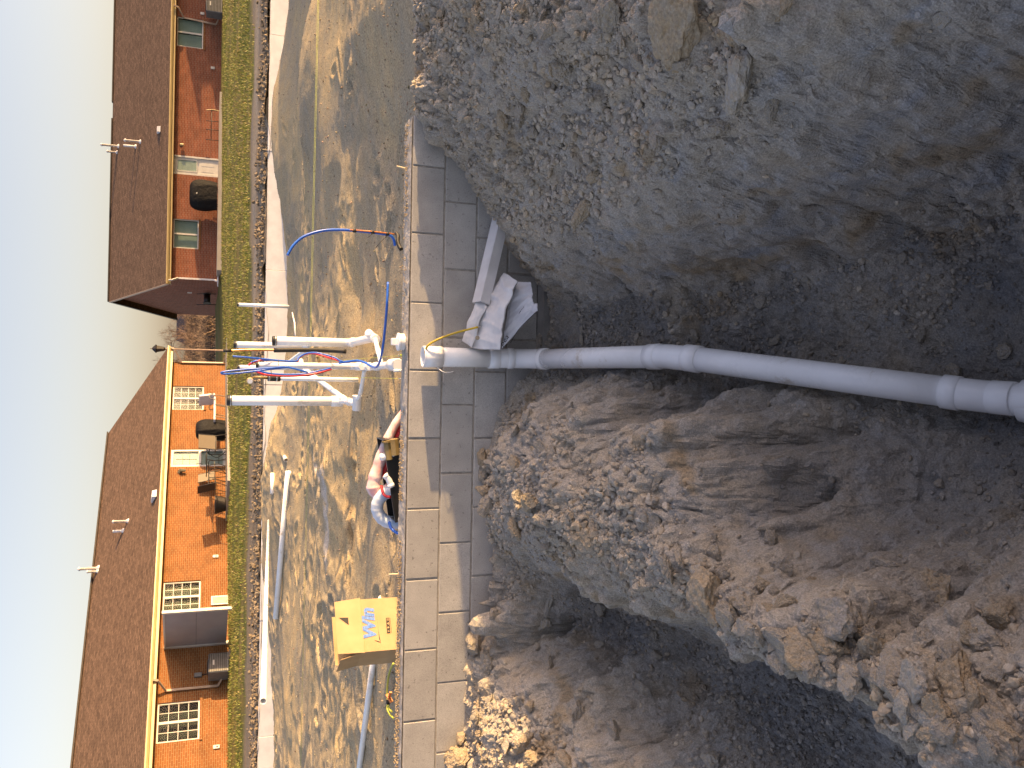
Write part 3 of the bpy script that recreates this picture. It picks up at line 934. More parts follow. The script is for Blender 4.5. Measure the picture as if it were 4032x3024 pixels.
# and a field of middling ones
k = 0
while k < 82:
    x, y = (rng.uniform(.75, 2.2), rng.uniform(2.1, 4.85)) if k % 4 else (rng.uniform(-1.9, -.3), rng.uniform(3.2, 4.8))
    if float(STEEPF.z(x, y)) > .4 or float(FLOORF.z(x, y)) > .3 or x > .55 + .42 * y: continue
    s = .022 + .036 * rng.random() ** 2
    clod(np.array([x, y, float(TRENCH.z(x, y)) + s * .3]), s, 'ochre_clod' if rng.random() < .2 else ('pale_clod' if rng.random() < .35 else 'clod'), big=s > .034, flat=rng.uniform(.65, 1.0))
    k += 1


def hit_pad(x, y):
    d = ray(x, y)
    t = np.linspace(5.2, 19.5, 2600)
    X = _C[None] + d[None] * t[:, None]
    i = np.argmax(X[:, 2] < PAD.z(X[:, 0], X[:, 1]))
    return X[i]
# ------------------------------------------------------------------ block wall
def block_mat():
    m, nt, N, L, B = new_mat('concrete block')
    B.inputs['Roughness'].default_value = .92
    B.inputs['Specular IOR Level'].default_value = .2
    v = coords(N, L, True)
    oi = N.new('ShaderNodeObjectInfo')
    n1 = N.new('ShaderNodeTexNoise'); n1.inputs['Scale'].default_value = 9; n1.inputs['Detail'].default_value = 5
    L.new(v, n1.inputs['Vector'])
    r1 = ramp(N, [(.3, (.36, .348, .333)), (.7, (.44, .425, .405))])
    L.new(n1.outputs['Fac'], r1.inputs['Fac'])
    # per block tone
    mr = N.new('ShaderNodeMapRange'); mr.inputs[3].default_value = .90; mr.inputs[4].default_value = 1.08
    L.new(oi.outputs['Random'], mr.inputs[0])
    mx = N.new('ShaderNodeVectorMath'); mx.operation = 'SCALE'
    L.new(r1.outputs['Color'], mx.inputs[0]); L.new(mr.outputs[0], mx.inputs['Scale'])
    # pits and aggregate
    vo = N.new('ShaderNodeTexVoronoi'); vo.inputs['Scale'].default_value = 95
    L.new(v, vo.inputs['Vector'])
    n2 = N.new('ShaderNodeTexNoise'); n2.inputs['Scale'].default_value = 55; n2.inputs['Detail'].default_value = 4
    L.new(v, n2.inputs['Vector'])
    r2 = ramp(N, [(.27, (.5, .5, .5)), (.36, (1, 1, 1))])
    L.new(n2.outputs['Fac'], r2.inputs['Fac'])
    n4 = N.new('ShaderNodeTexNoise'); n4.inputs['Scale'].default_value = 260; n4.inputs['Detail'].default_value = 2
    L.new(v, n4.inputs['Vector'])
    r4 = ramp(N, [(.35, (.85, .85, .85)), (.66, (1.16, 1.16, 1.16))])
    L.new(n4.outputs['Fac'], r4.inputs['Fac'])
    x = N.new('ShaderNodeMix'); x.data_type = 'RGBA'; x.blend_type = 'MULTIPLY'; x.inputs[0].default_value = .8
    L.new(mx.outputs[0], x.inputs[6]); L.new(r2.outputs['Color'], x.inputs[7])
    x2 = N.new('ShaderNodeMix'); x2.data_type = 'RGBA'; x2.blend_type = 'MULTIPLY'; x2.inputs[0].default_value = 1
    L.new(x.outputs[2], x2.inputs[6]); L.new(r4.outputs['Color'], x2.inputs[7])
    L.new(x2.outputs[2], B.inputs['Base Color'])
    b = N.new('ShaderNodeBump'); b.inputs['Strength'].default_value = .5; b.inputs['Distance'].default_value = .003
    L.new(r2.outputs['Color'], b.inputs['Height'])
    L.new(b.outputs['Normal'], B.inputs['Normal'])
    return m


M['block'] = block_mat()
M['mortar'] = plain('mortar', (.40, .37, .33), (.27, .25, .225), scale=30, rough=.95, bump=.8, bscale=120, bdist=.004)
M['grout'] = plain('grout wash', (.46, .425, .38), (.27, .25, .22), scale=14, rough=.95, bump=.9, bscale=60, bdist=.006, detail=8)
def pvc_mat(name, dirt):
    m, nt, N, L, B = new_mat(name)
    B.inputs['Roughness'].default_value = .3
    v = coords(N, L, True)
    n = N.new('ShaderNodeTexNoise'); n.inputs['Scale'].default_value = 3.5; n.inputs['Detail'].default_value = 9; n.inputs['Roughness'].default_value = .7
    L.new(v, n.inputs['Vector'])
    r_ = ramp(N, [(.30, (.55, .50, .43)), (.30 + dirt, (.84, .85, .86)), (.66, (.91, .92, .94))])
    L.new(n.outputs['Fac'], r_.inputs['Fac']); L.new(r_.outputs['Color'], B.inputs['Base Color'])
    rr = ramp(N, [(.32, (.75, .75, .75)), (.5, (.27, .27, .27))])
    L.new(n.outputs['Fac'], rr.inputs['Fac']); L.new(rr.outputs['Color'], B.inputs['Roughness'])
    return m


M['pvc'] = pvc_mat('white pvc', .10)
M['pvc_fit'] = plain('white pvc fitting', (.88, .89, .91), (.83, .84, .86), scale=9, rough=.26, rand=True)
M['pvc_grey'] = plain('grey white conduit', (.66, .65, .64), (.58, .57, .56), scale=5, rough=.4, rand=True)
M['rubber'] = plain('black rubber', (.02, .02, .02), (.012, .012, .012), scale=30, rough=.6)
M['steel'] = plain('steel band', (.55, .55, .54), (.42, .42, .41), scale=40, rough=.3, metal=1.0)
M['copper'] = plain('copper tube', (.80, .42, .20), (.60, .28, .12), scale=12, rough=.3, metal=1.0)
M['brass'] = plain('bronze moulded fitting', (.30, .22, .09), (.20, .14, .05), scale=12, rough=.42)
M['blue'] = plain('blue pex', (.03, .14, .62), (.025, .11, .52), scale=10, rough=.32)
M['red'] = plain('red pex', (.60, .035, .04), (.48, .025, .03), scale=10, rough=.32)
M['orange'] = plain('orange rod', (.62, .22, .06), (.5, .16, .04), scale=20, rough=.5)
M['yellow'] = plain('yellow cable jacket', (.62, .44, .03), (.45, .32, .03), scale=25, rough=.45)
M['string'] = plain('neon mason line', (.50, .58, .05), (.4, .48, .04), scale=60, rough=.7)
M['ltgreen'] = plain('green cable jacket', (.42, .45, .07), (.32, .35, .05), scale=20, rough=.5)
M['foam'] = plain('white foam board', (.80, .80, .82), (.70, .70, .72), scale=6, rough=.75, bump=.1, bscale=90)
M['wood'] = plain('pale wood dowel', (.60, .50, .34), (.48, .38, .24), scale=30, rough=.7)
M['foot'] = plain('footing concrete', (.28, .27, .255), (.2, .19, .18), scale=12, rough=.95, bump=.6, bscale=60)

ZBLK, HB, JT = 0.0, .2032, .0095
wall = tag(empty('block_wall', (0, YW, 0)), 'low foundation wall of grey concrete blocks above the trench', 'wall')
JX = [[pz(1575 + (3024 - y) * .0209, y, 0)[0] for y in (443, 645, 912, 1188, 1457, 1727, 2005, 2282, 2558, 2837)]]
JX[0] += [JX[0][-1] - .42 * k for k in range(1, 6)]
JX.append([JX[0][0]] + [(JX[0][k] + JX[0][k + 1]) / 2 for k in range(1, len(JX[0]) - 1)])
TH_W = .192
BLKM = {}
for c in range(4):
    js = JX[c % 2]
    zt = -c * HB
    for a, b in zip(js[:-1], js[1:]):
        w = round(a - b - JT, 3)
        if w not in BLKM:
            BLKM[w] = MB().box((-w / 2, 0, -(HB - JT) / 2), (w / 2, TH_W, (HB - JT) / 2), .004).build('block', M['block'], wall)
            o = BLKM[w]
        else:
            o = BLKM[w].copy(); COL.objects.link(o)
        o.location = ((a + b) / 2 + rng.uniform(-.002, .002), rng.uniform(-.0015, .0015), zt - HB / 2 - JT / 2 + rng.uniform(-.001, .001))
        o.rotation_euler = (0, 0, rng.uniform(-.003, .003))
XR, XL = JX[0][0], JX[1][-1]
MB().box((XL, .007, -4 * HB), (XR - .006, TH_W - .007, -.006)).build('mortar_joints', M['mortar'], wall)
MB().box((XL, -.10, -4 * HB - .2), (XR + .1, TH_W + .1, -4 * HB - .004)).build('footing', M['foot'], wall)
# grout washed over the tops of the cells: a thin lumpy skin
gx = np.arange(XL, XR - .01, .012); gy = np.linspace(.004, TH_W - .004, 15)
AX, AY = np.meshgrid(gx, gy)
az = .002 + .007 * np.clip(fbm(np.c_[AX.ravel() * 9, AY.ravel() * 14, AX.ravel() * 0], 4, 401) + .2, 0, 1) + .003 * np.clip(fbm(np.c_[AX.ravel() * 50, AY.ravel() * 50, AX.ravel() * 0], 2, 405), 0, 1)
az *= np.clip(np.minimum(AY.ravel(), TH_W - AY.ravel()) / .02, .15, 1)
link('grout_top', fast_mesh('grout_top', np.stack([AX.ravel(), AY.ravel(), az], 1), grid_faces(len(gx), len(gy)), True), M['grout'], wall)
# grains of gravel spilled along the top
r = np.random.default_rng(17)
n = 2600
x = np.r_[r.uniform(-2.4, -.35, 2000), r.uniform(1.0, 1.56, 400), r.uniform(-.4, 1.2, 200)]
keep = fbm(np.c_[x * 2.2, x * 0, x * 0], 3, 411) > -.25
x = x[keep]
yv = TH_W * (.28 + .6 * np.clip(r.normal(.5, .28, len(x)), 0, 1))
s = r.uniform(.003, .0065, len(x))
cc = np.array([.34, .28, .19]) * (1 + .2 * r.normal(size=(len(x), 1)))
o = scatter('spilled_gravel', np.stack([x, yv + YW, .006 + s * .5], 1), s, 1, M['crumb'], cc, 18, nt=5)
tag(o, 'loose pea gravel spilled along the top of the wall', kind='stuff')
o.visible_shadow = True

# two dowels standing on the wall top
for (x, y, tx, ty), lab in (((1598, 668, 1562, 655), 'short pale dowel standing on the wall top near its right end'), ((1564, 2262, 1530, 2262), 'short pale dowel standing on the wall top beside the cardboard box')):
    a = py(x, y, YW + .13); a[2] = -.03
    b = py(tx, ty, YW + .13)
    tag(MB().tube([a, (a + b) / 2, b], [.006, .0062, .0055], 10).build('dowel', M['wood']), lab, 'dowel', 'dowels on the wall')


# ------------------------------------------------------------------ drain pipe in the trench
def fitting(mb_pts, r):
    return MB().tube(mb_pts, r, 28)


drain = tag(empty('drain_pipe', py(1700, 1405, 4.9)), 'white drain pipe standing by the wall and running down the trench', 'pipe')
drain.location = (0, 0, 0)
R4 = .0572
A0 = py(1664, 1404, 4.93); A1 = py(1930, 1410, 4.93); A2 = py(2040, 1412, 4.90); A3 = py(2140, 1413, 4.74)
D0 = py(2590, 1404, 3.76); D1 = py(2715, 1410, 3.53)
E0 = py(3745, 1545, 2.47); E1 = py(3930, 1566, 2.34); E2 = py(4100, 1580, 2.20); G1 = py(4300, 1600, 2.06)


def unit(v): return v / np.linalg.norm(v)


def along(a, b, t): return a + (b - a) * t


up0 = unit(A0 - A1)
stub = MB().ring(A0 - up0 * .06, A1, R4, R4 - .006).build('pipe', M['pvc'], drain)
hub = MB().ring(A0 + up0 * .0, A0 - up0 * .115, R4 * 1.10, R4 - .001).build('threaded_hub', M['pvc_fit'], drain)
MB().ring(A0 - up0 * .004, A0 - up0 * .006, R4 * 1.115, R4).build('rim', M['pvc_fit'], hub)
cp = MB().lathe(A1 + up0 * .012, -up0, [(0, R4 * 1.02), (.001, R4 * 1.1), (.066, R4 * 1.1), (.07, R4 * 1.03)], 32).build('coupling', M['pvc_fit'], drain)
el = MB().tube(smooth_path([A1 - up0 * .05, along(A1, A2, .6), A2, along(A2, A3, .5), A3], 6), R4 * 1.03, 32).build('elbow', M['pvc_fit'], drain)
dA = unit(A2 - A1)
MB().lathe(along(A1, A2, .62), dA, [(0, R4 * 1.04), (.002, R4 * 1.1), (.036, R4 * 1.1), (.038, R4 * 1.03)], 32).build('collar', M['pvc_fit'], el)
d1 = unit(D0 - A3)
MB().lathe(A3 - d1 * .03, d1, [(0, R4 * 1.03), (.002, R4 * 1.115), (.06, R4 * 1.115), (.063, R4 * 1.0)], 32).build('collar', M['pvc_fit'], el)
MB().tube([A3, along(A3, D0, .5), D0], R4, 32).build('pipe', M['pvc'], drain)
el2 = MB().tube(smooth_path([D0 - d1 * .05, D0 + d1 * .06, along(D0, D1, .6), D1 + unit(E0 - D1) * .05], 6), R4 * 1.04, 32).build('elbow', M['pvc_fit'], drain)
MB().lathe(D0 - d1 * .06, d1, [(0, R4 * 1.0), (.003, R4 * 1.12), (.075, R4 * 1.12), (.085, R4 * 1.03)], 32).build('collar', M['pvc_fit'], el2)
d2 = unit(E0 - D1)
MB().lathe(D1 - d2 * .02, d2, [(0, R4 * 1.02), (.003, R4 * 1.12), (.078, R4 * 1.12), (.081, R4 * 1.0)], 32).build('collar', M['pvc_fit'], el2)
MB().tube([D1, along(D1, E0, .33), along(D1, E0, .66), E0], R4, 36).build('pipe', M['pvc'], drain)
d3 = unit(E1 - E0)
ad = MB().tube(smooth_path([E0 - d2 * .02, E0 + d2 * .05, E1, E2], 5), R4 * 1.03, 36).build('adapter', M['pvc_fit'], drain)
MB().lathe(E0 - d2 * .03, d2, [(0, R4 * 1.0), (.003, R4 * 1.12), (.06, R4 * 1.12), (.064, R4 * 1.02)], 36).build('collar', M['pvc_fit'], ad)
MB().lathe(E1 - d3 * .022, unit(E2 - E1), [(0, R4 * 1.03), (.003, R4 * 1.07), (.08, R4 * 1.07), (.083, R4 * 1.03)], 36).build('collar', M['pvc_fit'], ad)
MB().lathe(E1 + d3 * .072, unit(G1 - E1), [(0, R4 * 1.05), (.006, R4 * 1.32), (.05, R4 * 1.4), (.22, R4 * 1.4)], 36).build('bell', M['pvc_fit'], drain)

# pen marks on the adapter
mk = E1 + d3 * .03
nn_ = unit(_C - mk)
sd_ = unit(np.cross(d3, nn_))
mk = mk + nn_ * R4 * 1.075
g = MB(); g.obox(mk, d3 * .02, sd_ * .0012, nn_ * .0006); g.obox(mk + d3 * .012 - sd_ * .008, d3 * .0012, sd_ * .012, nn_ * .0006)
g.build('pen_mark', M['ink'] if 'ink' in M else M['rubber'], ad)

# yellow tracer cable hanging out of the standing pipe
cab = [py(1745, 1402, 4.94), py(1690, 1397, 4.93), py(1674, 1388, 4.91), py(1684, 1362, 4.87), py(1717, 1340, 4.85), py(1771, 1318, 4.84), py(1825, 1302, 4.83), py(1882, 1288, 4.82)]
cabo = MB().tube(smooth_path(cab, 6), .0062, 10).build('tracer_cable', M['yellow'])
tag(cabo, 'yellow cable curling out of the open standing drain pipe', 'cable')
MB().tube([py(1882, 1288, 4.82), py(1896, 1284, 4.82)], .0028, 8).build('wire_end', M['steel'], cabo)
tag(MB().tube(smooth_path([py(1722, 1447, 4.9), py(1738, 1460, 4.86), py(1752, 1466, 4.86), py(1770, 1466, 4.88), py(1786, 1462, 4.9)], 5), .0022, 6).build('zip_tie', M['pvc_fit']),
    'thin white tie end sticking out beside the standing drain pipe', 'tie')

# clean-out plug resting on the wall
q = py(1602, 1347, YW + .085); q[2] = .008
plug = tag(empty('cleanout_plug', q), 'white threaded plug with square knob lying on the wall top', 'plug')
prof = [(0, .047)]
for k in range(6): prof += [(.003 + k * .0045, .0475), (.005 + k * .0045, .0505)]
prof += [(.032, .054), (.041, .054), (.043, .050)]
MB().lathe((0, 0, 0), (0, 0, 1), prof, 40).build('threaded_body', M['pvc_fit'], plug)
MB().box((-.021, -.021, .043), (.021, .021, .078), .003).build('square_knob', M['pvc_fit'], plug)


# ------------------------------------------------------------------ paper bags in the trench corner
def crumple(name, quad, mat, seed, wr=.007, thick=.012, nu=80, nv=60, curl=0.0):
    """an emptied bag: two crumpled sheets joined round the edge"""
    A, B_, C_, D_ = [np.array(p, float) for p in quad]
    u, v = np.meshgrid(np.linspace(0, 1, nu), np.linspace(0, 1, nv))
    u, v = u.ravel(), v.ravel()
    P = (A[None] * ((1 - u) * (1 - v))[:, None] + B_[None] * (u * (1 - v))[:, None] + C_[None] * (u * v)[:, None] + D_[None] * ((1 - u) * v)[:, None])
    n = np.cross(B_ - A, D_ - A); n = n / np.linalg.norm(n)
    if n[1] > 0: n = -n
    L1, L2 = np.linalg.norm(B_ - A), np.linalg.norm(D_ - A)
    w = np.c_[u * L1 * 9, v * L2 * 9, u * 0 + seed]
    w2 = np.c_[u * L1 * 5 + v * L2 * 3, v * L2 * 11 - u * L1 * 2, u * 0 + seed]
    f = (1 - np.abs(fbm(w2, 2, seed)) * 1.8) - .4
    f2 = np.clip(1 - np.abs(fbm(w * 1.8, 2, seed + 3)) * 3, 0, 1) ** 2
    edge = np.minimum.reduce([u, 1 - u, v, 1 - v])
    h = wr * (f * 1.3 + f2 * .45) + curl * np.sin(v * math.pi)
    ed = (fbm(w * .8, 2, seed + 9) * .007)[:, None] * unit(B_ - A)[None] + (fbm(w * .8, 2, seed + 12) * .007)[:, None] * unit(D_ - A)[None]
    puff = thick * np.clip(edge * 6, .05, 1)
    top = P + ed + n[None] * (h + puff)[:, None]
    bot = P + ed + n[None] * (h * .7 - puff * .5)[:, None]
    F = grid_faces(nu, nv)
    m = nu * nv
    rim = [i for i in range(nu)] + [nu * (j + 1) - 1 for j in range(1, nv)] + [nu * nv - 2 - i for i in range(nu - 1)] + [nu * (nv - 2 - j) for j in range(nv - 2)]
    R_ = np.array([[rim[k], rim[(k + 1) % len(rim)], rim[(k + 1) % len(rim)] + m, rim[k] + m] for k in range(len(rim))])
    me = fast_mesh(name, np.concatenate([top, bot]), np.concatenate([F, F[:, ::-1] + m, R_]), True)
    me.validate()
    bm = bmesh.new(); bm.from_mesh(me); bmesh.ops.recalc_face_normals(bm, faces=bm.faces); bm.to_mesh(me); bm.free()
    return link(name, me, mat)


M['paper'] = plain('white bag paper', (.72, .71, .72), (.60, .59, .60), scale=7, rough=.7, bump=.35, bscale=22, bdist=.008)
M['paper2'] = plain('white woven bag', (.66, .66, .70), (.56, .56, .61), scale=9, rough=.6, bump=.4, bscale=30, bdist=.006)
M['ink'] = plain('black print', (.015, .015, .018), (.01, .01, .012), scale=30, rough=.7)


def text_on(name, body, origin, right, up, size, mat, parent=None, shear=0.0, offset=0.0, lift=.002):
    """flat lettering laid on a surface: origin, reading direction, up direction in world space"""
    c = bpy.data.curves.new(name, 'FONT')
    c.body = body; c.size = size; c.shear = shear; c.offset = offset; c.extrude = .0004
    ob = bpy.data.objects.new(name, c)
    COL.objects.link(ob)
    right, up = unit(np.array(right, float)), np.array(up, float)
    up = unit(up - right * (up @ right))
    nn = np.cross(right, up)
    dg = bpy.context.evaluated_depsgraph_get()
    me = bpy.data.meshes.new_from_object(ob.evaluated_get(dg))
    bpy.data.objects.remove(ob)
    Mx = Matrix(((right[0], up[0], nn[0], 0), (right[1], up[1], nn[1], 0), (right[2], up[2], nn[2], 0), (0, 0, 0, 1)))
    Mx.translation = Vector(np.array(origin, float) + nn * lift)
    me.transform(Mx)
    me.name = name
    me.materials.clear(); me.materials.append(mat)
    o2 = link(name, me, None, parent)
    return o2


# stiff folded channel leaning in the corner
cha, chb = py(1975, 850, 4.93), py(1893, 1196, 4.84)
ax = unit(chb - cha)
up_ = unit(np.array([0, -.35, .94]) - ax * (np.array([0, -.35, .94]) @ ax)); sd = np.cross(ax, up_)
ch = MB()
ch.obox((cha + chb) / 2 + up_ * .03, ax * np.linalg.norm(chb - cha) / 2, sd * .035, up_ * .004)
ch.obox((cha + chb) / 2 - sd * .037 , ax * np.linalg.norm(chb - cha) / 2, sd * .0035, up_ * .034)
ch.obox((cha + chb) / 2 + sd * .037, ax * np.linalg.norm(chb - cha) / 2, sd * .0035, up_ * .034)
cho = tag(ch.build('folded_liner', M['paper']), 'stiff white folded liner leaning from the right bank onto the paper bags', 'liner')
cr = crumple('torn_end', [py(1885, 1170, 4.86), py(1920, 1205, 4.80), py(1862, 1370, 4.86), py(1822, 1345, 4.93)], M['paper'], 61, wr=.010, thick=.010, nu=30, nv=36, curl=.02)
cr.parent = cho
b2 = crumple('paper_bag', [py(1985, 1075, 4.86), py(2038, 1105, 4.62), py(1972, 1378, 4.68), py(1862, 1372, 4.90)], M['paper'], 63, wr=.0075, thick=.014, curl=.035)
tag(b2, 'white crumpled paper bag leaning on the block wall, uppermost in the trench corner', 'bag', 'emptied bags in the trench corner')
MB().lathe(py(1880, 1330, 4.80), (-.2, -1, .25), [(0, .013), (.001, .012)], 10).build('stain', M['ochre_clod'], b2)
b3 = crumple('woven_bag', [py(2036, 1108, 4.74), py(2092, 1112, 4.66), py(2112, 1225, 4.60), py(1976, 1376, 4.80)], M['paper2'], 67, wr=.007, thick=.012, curl=.02)
tag(b3, 'bluish white bag with black lettering lying lowest beside the drain pipe', 'bag', 'emptied bags in the trench corner')
crumple('folded_corner', [py(2095, 1192, 4.62), py(2118, 1192, 4.58), py(2116, 1222, 4.57), py(2094, 1230, 4.60)], M['paper2'], 71, wr=.004, thick=.004, nu=12, nv=12).parent = b3
t0, t1 = py(1996, 1370, 4.62), py(2024, 1328, 4.58)
text_on('lettering', 'pea', t0, t1 - t0, py(1979, 1353, 4.66) - t0, .05, M['ink'], b3, lift=.034)
t0, t1 = py(2056, 1245, 4.62), py(2080, 1212, 4.6)
text_on('lettering', 'reference', t0, t1 - t0, py(2046, 1235, 4.66) - t0, .013, M['ink'], b3, shear=.2, lift=.025)
MB().tube(smooth_path([py(2010, 1350, 4.63), py(2040, 1300, 4.61), py(2075, 1262, 4.58), py(2108, 1232, 4.56)], 5), .0016, 5).build('printed_rule', M['ink'], b3)

# ------------------------------------------------------------------ rough plumbing standing in the pad
rough = tag(empty('rough_plumbing', (0, 0, 0)), 'white drain risers with black rubber caps joined by pipes along the sand', 'plumbing')


def zoomp(a, b):                 # reading points off an enlarged view
    return 850 + a / 2.765, 1100 + b / 2.765


def riser(parent, top, bot, wpx, Y, cap=True, name='riser'):
    b = py(*bot, Y); t = py(*top, Y)
    t[0] = b[0] + (t[0] - b[0]) * 1.0
    rr = wpx / 2 / pxm((b + t) / 2)
    dn = unit(b - t)
    o = MB().tube([t, (t + b) / 2, b], rr, 24).build(name, M['pvc'], parent)
    if cap:
        c = MB().lathe(t - dn * rr * .35, dn, [(0, rr * .95), (.006, rr * 1.08), (rr * .9, rr * 1.08), (rr * .95, rr * 1.01)], 24).build('rubber_cap', M['rubber'], o)
        MB().ring(t + dn * rr * .28, t + dn * rr * .5, rr * 1.13, rr * 1.0).build('clamp_band', M['steel'], c)
    return o, t, b, rr


def elbow_run(parent, pts, rr, name='pipe', fit=False, k=4):
    return MB().tube(smooth_path(pts, k), rr, 22).build(name, M['pvc_fit' if fit else 'pvc'], parent)


def sock(parent, a, d, L, rr):
    return MB().lathe(np.array(a), d, [(0, rr * 1.0), (.003, rr * 1.14), (L, rr * 1.14), (L + .003, rr * 1.0)], 24).build('socket', M['pvc_fit'], parent)


o1, t, b1, r1 = riser(rough, (900, 1577), (1335, 1580), 38, 7.9)
sock(rough, b1 + np.array([0, 0, .07]), (0, 0, -1), .10, r1)
J1 = py(1368, 1580, 7.6)
E1_ = py(1403, 1588, 7.15)
r15 = .040
elbow_run(rough, [b1 - np.array([0, 0, .02]), py(1355, 1579, 7.75), J1, E1_], r1 * .72, 'elbow', True)
sock(rough, J1 + (E1_ - J1) * .2, unit(E1_ - J1), .07, r1 * .74)
dfar = py(1195, 1452, 9.8)
elbow_run(rough, [J1, along(J1, dfar, .5), dfar], 22 / 2 / pxm(J1) * 1.0, 'pipe')
sock(rough, along(J1, dfar, .06), unit(dfar - J1), .09, 22 / 2 / pxm(J1))
MB().lathe(E1_ + np.array([-.06, -.02, 0]), (1, -.15, 0), [(0, .03), (.006, r1 * .85), (.12, r1 * .85), (.125, .04)], 22).build('cleanout_end', M['pvc_fit'], rough)
S1 = py(1436, 1455, 6.55)
elbow_run(rough, [E1_ + np.array([.02, 0, .0]), py(1418, 1552, 6.95), py(1428, 1500, 6.75), S1], 14 / 2 / pxm(S1) * 1.2, 'pipe')
sock(rough, py(1418, 1552, 6.95), unit(S1 - E1_), .09, 8 / pxm(S1))
# main stack by the wall
o4, t4, b4, r4_ = riser(rough, (1012, 1438), (1405, 1443), 25, 6.6)
elbow_run(rough, [b4 + np.array([0, 0, .05]), b4, py(1450, 1445, 6.55), py(1510, 1440, 6.3), py(1545, 1437, 6.0)], r4_ * 1.15, 'stack_base', True)
for a_, L_ in ((py(1405, 1443, 6.6), .10), (py(1440, 1444, 6.55), .07), (py(1475, 1443, 6.45), .07)):
    sock(rough, a_, unit(py(1545, 1437, 6.0) - b4), L_, r4_ * 1.18)
pb = py(1540, 1437, 6.02); pb2 = py(1590, 1434, 5.72)
sock(rough, pb, unit(pb2 - pb), .16, r4_ * 1.6)
# right riser and its offset
o2, t2, b2_, r2 = riser(rough, (1078, 1342), (1374, 1350), 35, 8.1)
e2 = py(1470, 1330, 7.0); k2 = py(1478, 1326, 6.9)
elbow_run(rough, [b2_ + np.array([0, 0, .03]), b2_, py(1400, 1346, 7.8), py(1440, 1337, 7.35), e2, py(1480, 1336, 6.85)], r2 * .88, 'offset', True)
MB().lathe(py(1466, 1322, 7.0), (.25, -.4, .5), [(0, r2 * .5), (.004, r2 * .8), (.06, r2 * .8), (.064, r2 * .5)], 20).build('cleanout_end', M['pvc_fit'], rough)
sock(rough, py(1384, 1349, 7.97), unit(e2 - b2_), .10, r2 * .92)
elbow_run(rough, [py(1478, 1334, 6.88), py(1486, 1370, 6.6), py(1494, 1400, 6.45), py(1500, 1430, 6.35)], 9.5 / pxm(py(1490, 1400, 6.4)), 'pipe')
sock(rough, py(1487, 1372, 6.58), unit(py(1500, 1430, 6.35) - py(1478, 1334, 6.88)), .1, 9.5 / pxm(py(1490, 1400, 6.4)))
# the two risers behind
o3, t3, b3_, r3 = riser(rough, (925, 1357), (1206, 1364), 26, 11.6)
elbow_run(rough, [b3_ + np.array([0, 0, .04]), py(1215, 1366, 11.5), py(1175, 1385, 12.2), py(1125, 1430, 13.6)][:2] + [py(1130, 1432, 12.6)], 8 / pxm(b3_), 'pipe')
sock(rough, b3_ + np.array([0, 0, .05]), (0, 0, -1), .10, r3)
riser(rough, (938, 1446), (1190, 1450), 18, 10.8)
MB().tube(smooth_path([py(1185, 1420, 10.6), py(1190, 1440, 10.4), py(1215, 1455, 10.2), py(1225, 1462, 10.1)], 4), .03, 16).build('trap', M['pvc_fit'], rough)

# pressure test riser with gauge
tr = tag(empty('test_riser', (0, 0, 0)), 'thin white pipe with black coupling and a round pressure gauge on top', 'gauge')
o6, t6, b6, r6 = riser(tr, (1095, 1489), (1410, 1496), 18, 7.4, cap=False, name='pipe')
c6 = MB().lathe(t6 + np.array([0, 0, .085]), (0, 0, -1), [(0, r6 * 1.1), (.004, r6 * 1.4), (.10, r6 * 1.4), (.104, r6 * 1.1)], 22).build('rubber_coupling', M['rubber'], tr)
for dz in (.008, .068): MB().ring(t6 + np.array([0, 0, .085 - dz]), t6 + np.array([0, 0, .07 - dz]), r6 * 1.47, r6).build('clamp_band', M['steel'], c6)
g0 = t6 + np.array([0, 0, .08]); g1 = py(1000, 1485, 7.4)
MB().tube([g0, along(g0, g1, .5), g1], [.011, .012, .012], 12).build('brass_nipple', M['brass'], tr)
gc = py(985, 1499, 7.38)
dial = MB().lathe(gc + np.array([0, .012, 0]), (-.15, -1, .1), [(0, .022), (.002, .026), (.022, .026), (.024, .023)], 24).build('gauge_dial', M['wood'], tr)
MB().lathe(gc + np.array([-.004, -.013, .001]), (-.15, -1, .1), [(0, .0205), (.001, .0205)], 24).build('dial_face', M['pvc_fit'], dial)
MB().tube([g1, py(985, 1490, 7.39), gc], .006, 8).build('tee', M['brass'], tr)

# copper riser in black insulation
cu = tag(empty('copper_riser', (0, 0, 0)), 'bright copper tube rising out of a black foam sleeve', 'pipe')
c0, c1, c2_ = py(884, 1381, 7.6), py(1080, 1378, 7.6), py(1360, 1382, 7.6)
MB().tube(smooth_path([c0, py(980, 1378, 7.6), c1, along(c1, c2_, .5)], 5), 4.6 / pxm(c1), 12).build('copper_tube', M['copper'], cu)
MB().tube([c0 + np.array([0, 0, .01]), py(912, 1381, 7.6)], 6.2 / pxm(c1), 12).build('taped_end', M['rubber'], cu)
MB().tube(smooth_path([py(1078, 1379, 7.6), py(1200, 1378, 7.6), py(1300, 1380, 7.6), py(1362, 1384, 7.55)], 5), 9 / pxm(c1), 16).build('foam_sleeve', M['rubber'], cu)

# far vent riser by the foam
vr = tag(empty('vent_riser', (0, 0, 0)), 'single thin white riser with dark cap standing against the foam board', 'pipe')
riser(vr, (936, 1199), (1140, 1208), 14, 16.9)
tag(MB().tube([pz(1151, 1231, -.28), pz(1160, 1272, -.27), pz(1163, 1322, -.27)], .012, 8).build('offcut', M['pvc_fit']), 'thin white offcut lying on shaded sand right of the risers', 'offcut')


# supply tubing
def tube_thing(name, pts, rr, mat, label, cat, group=None, seg=10):
    o = MB().tube(smooth_path(pts, 7), rr, seg).build(name, mat)
    return tag(o, label, cat, group)


def zp(a, b, Y): return py(*zoomp(a, b), Y)


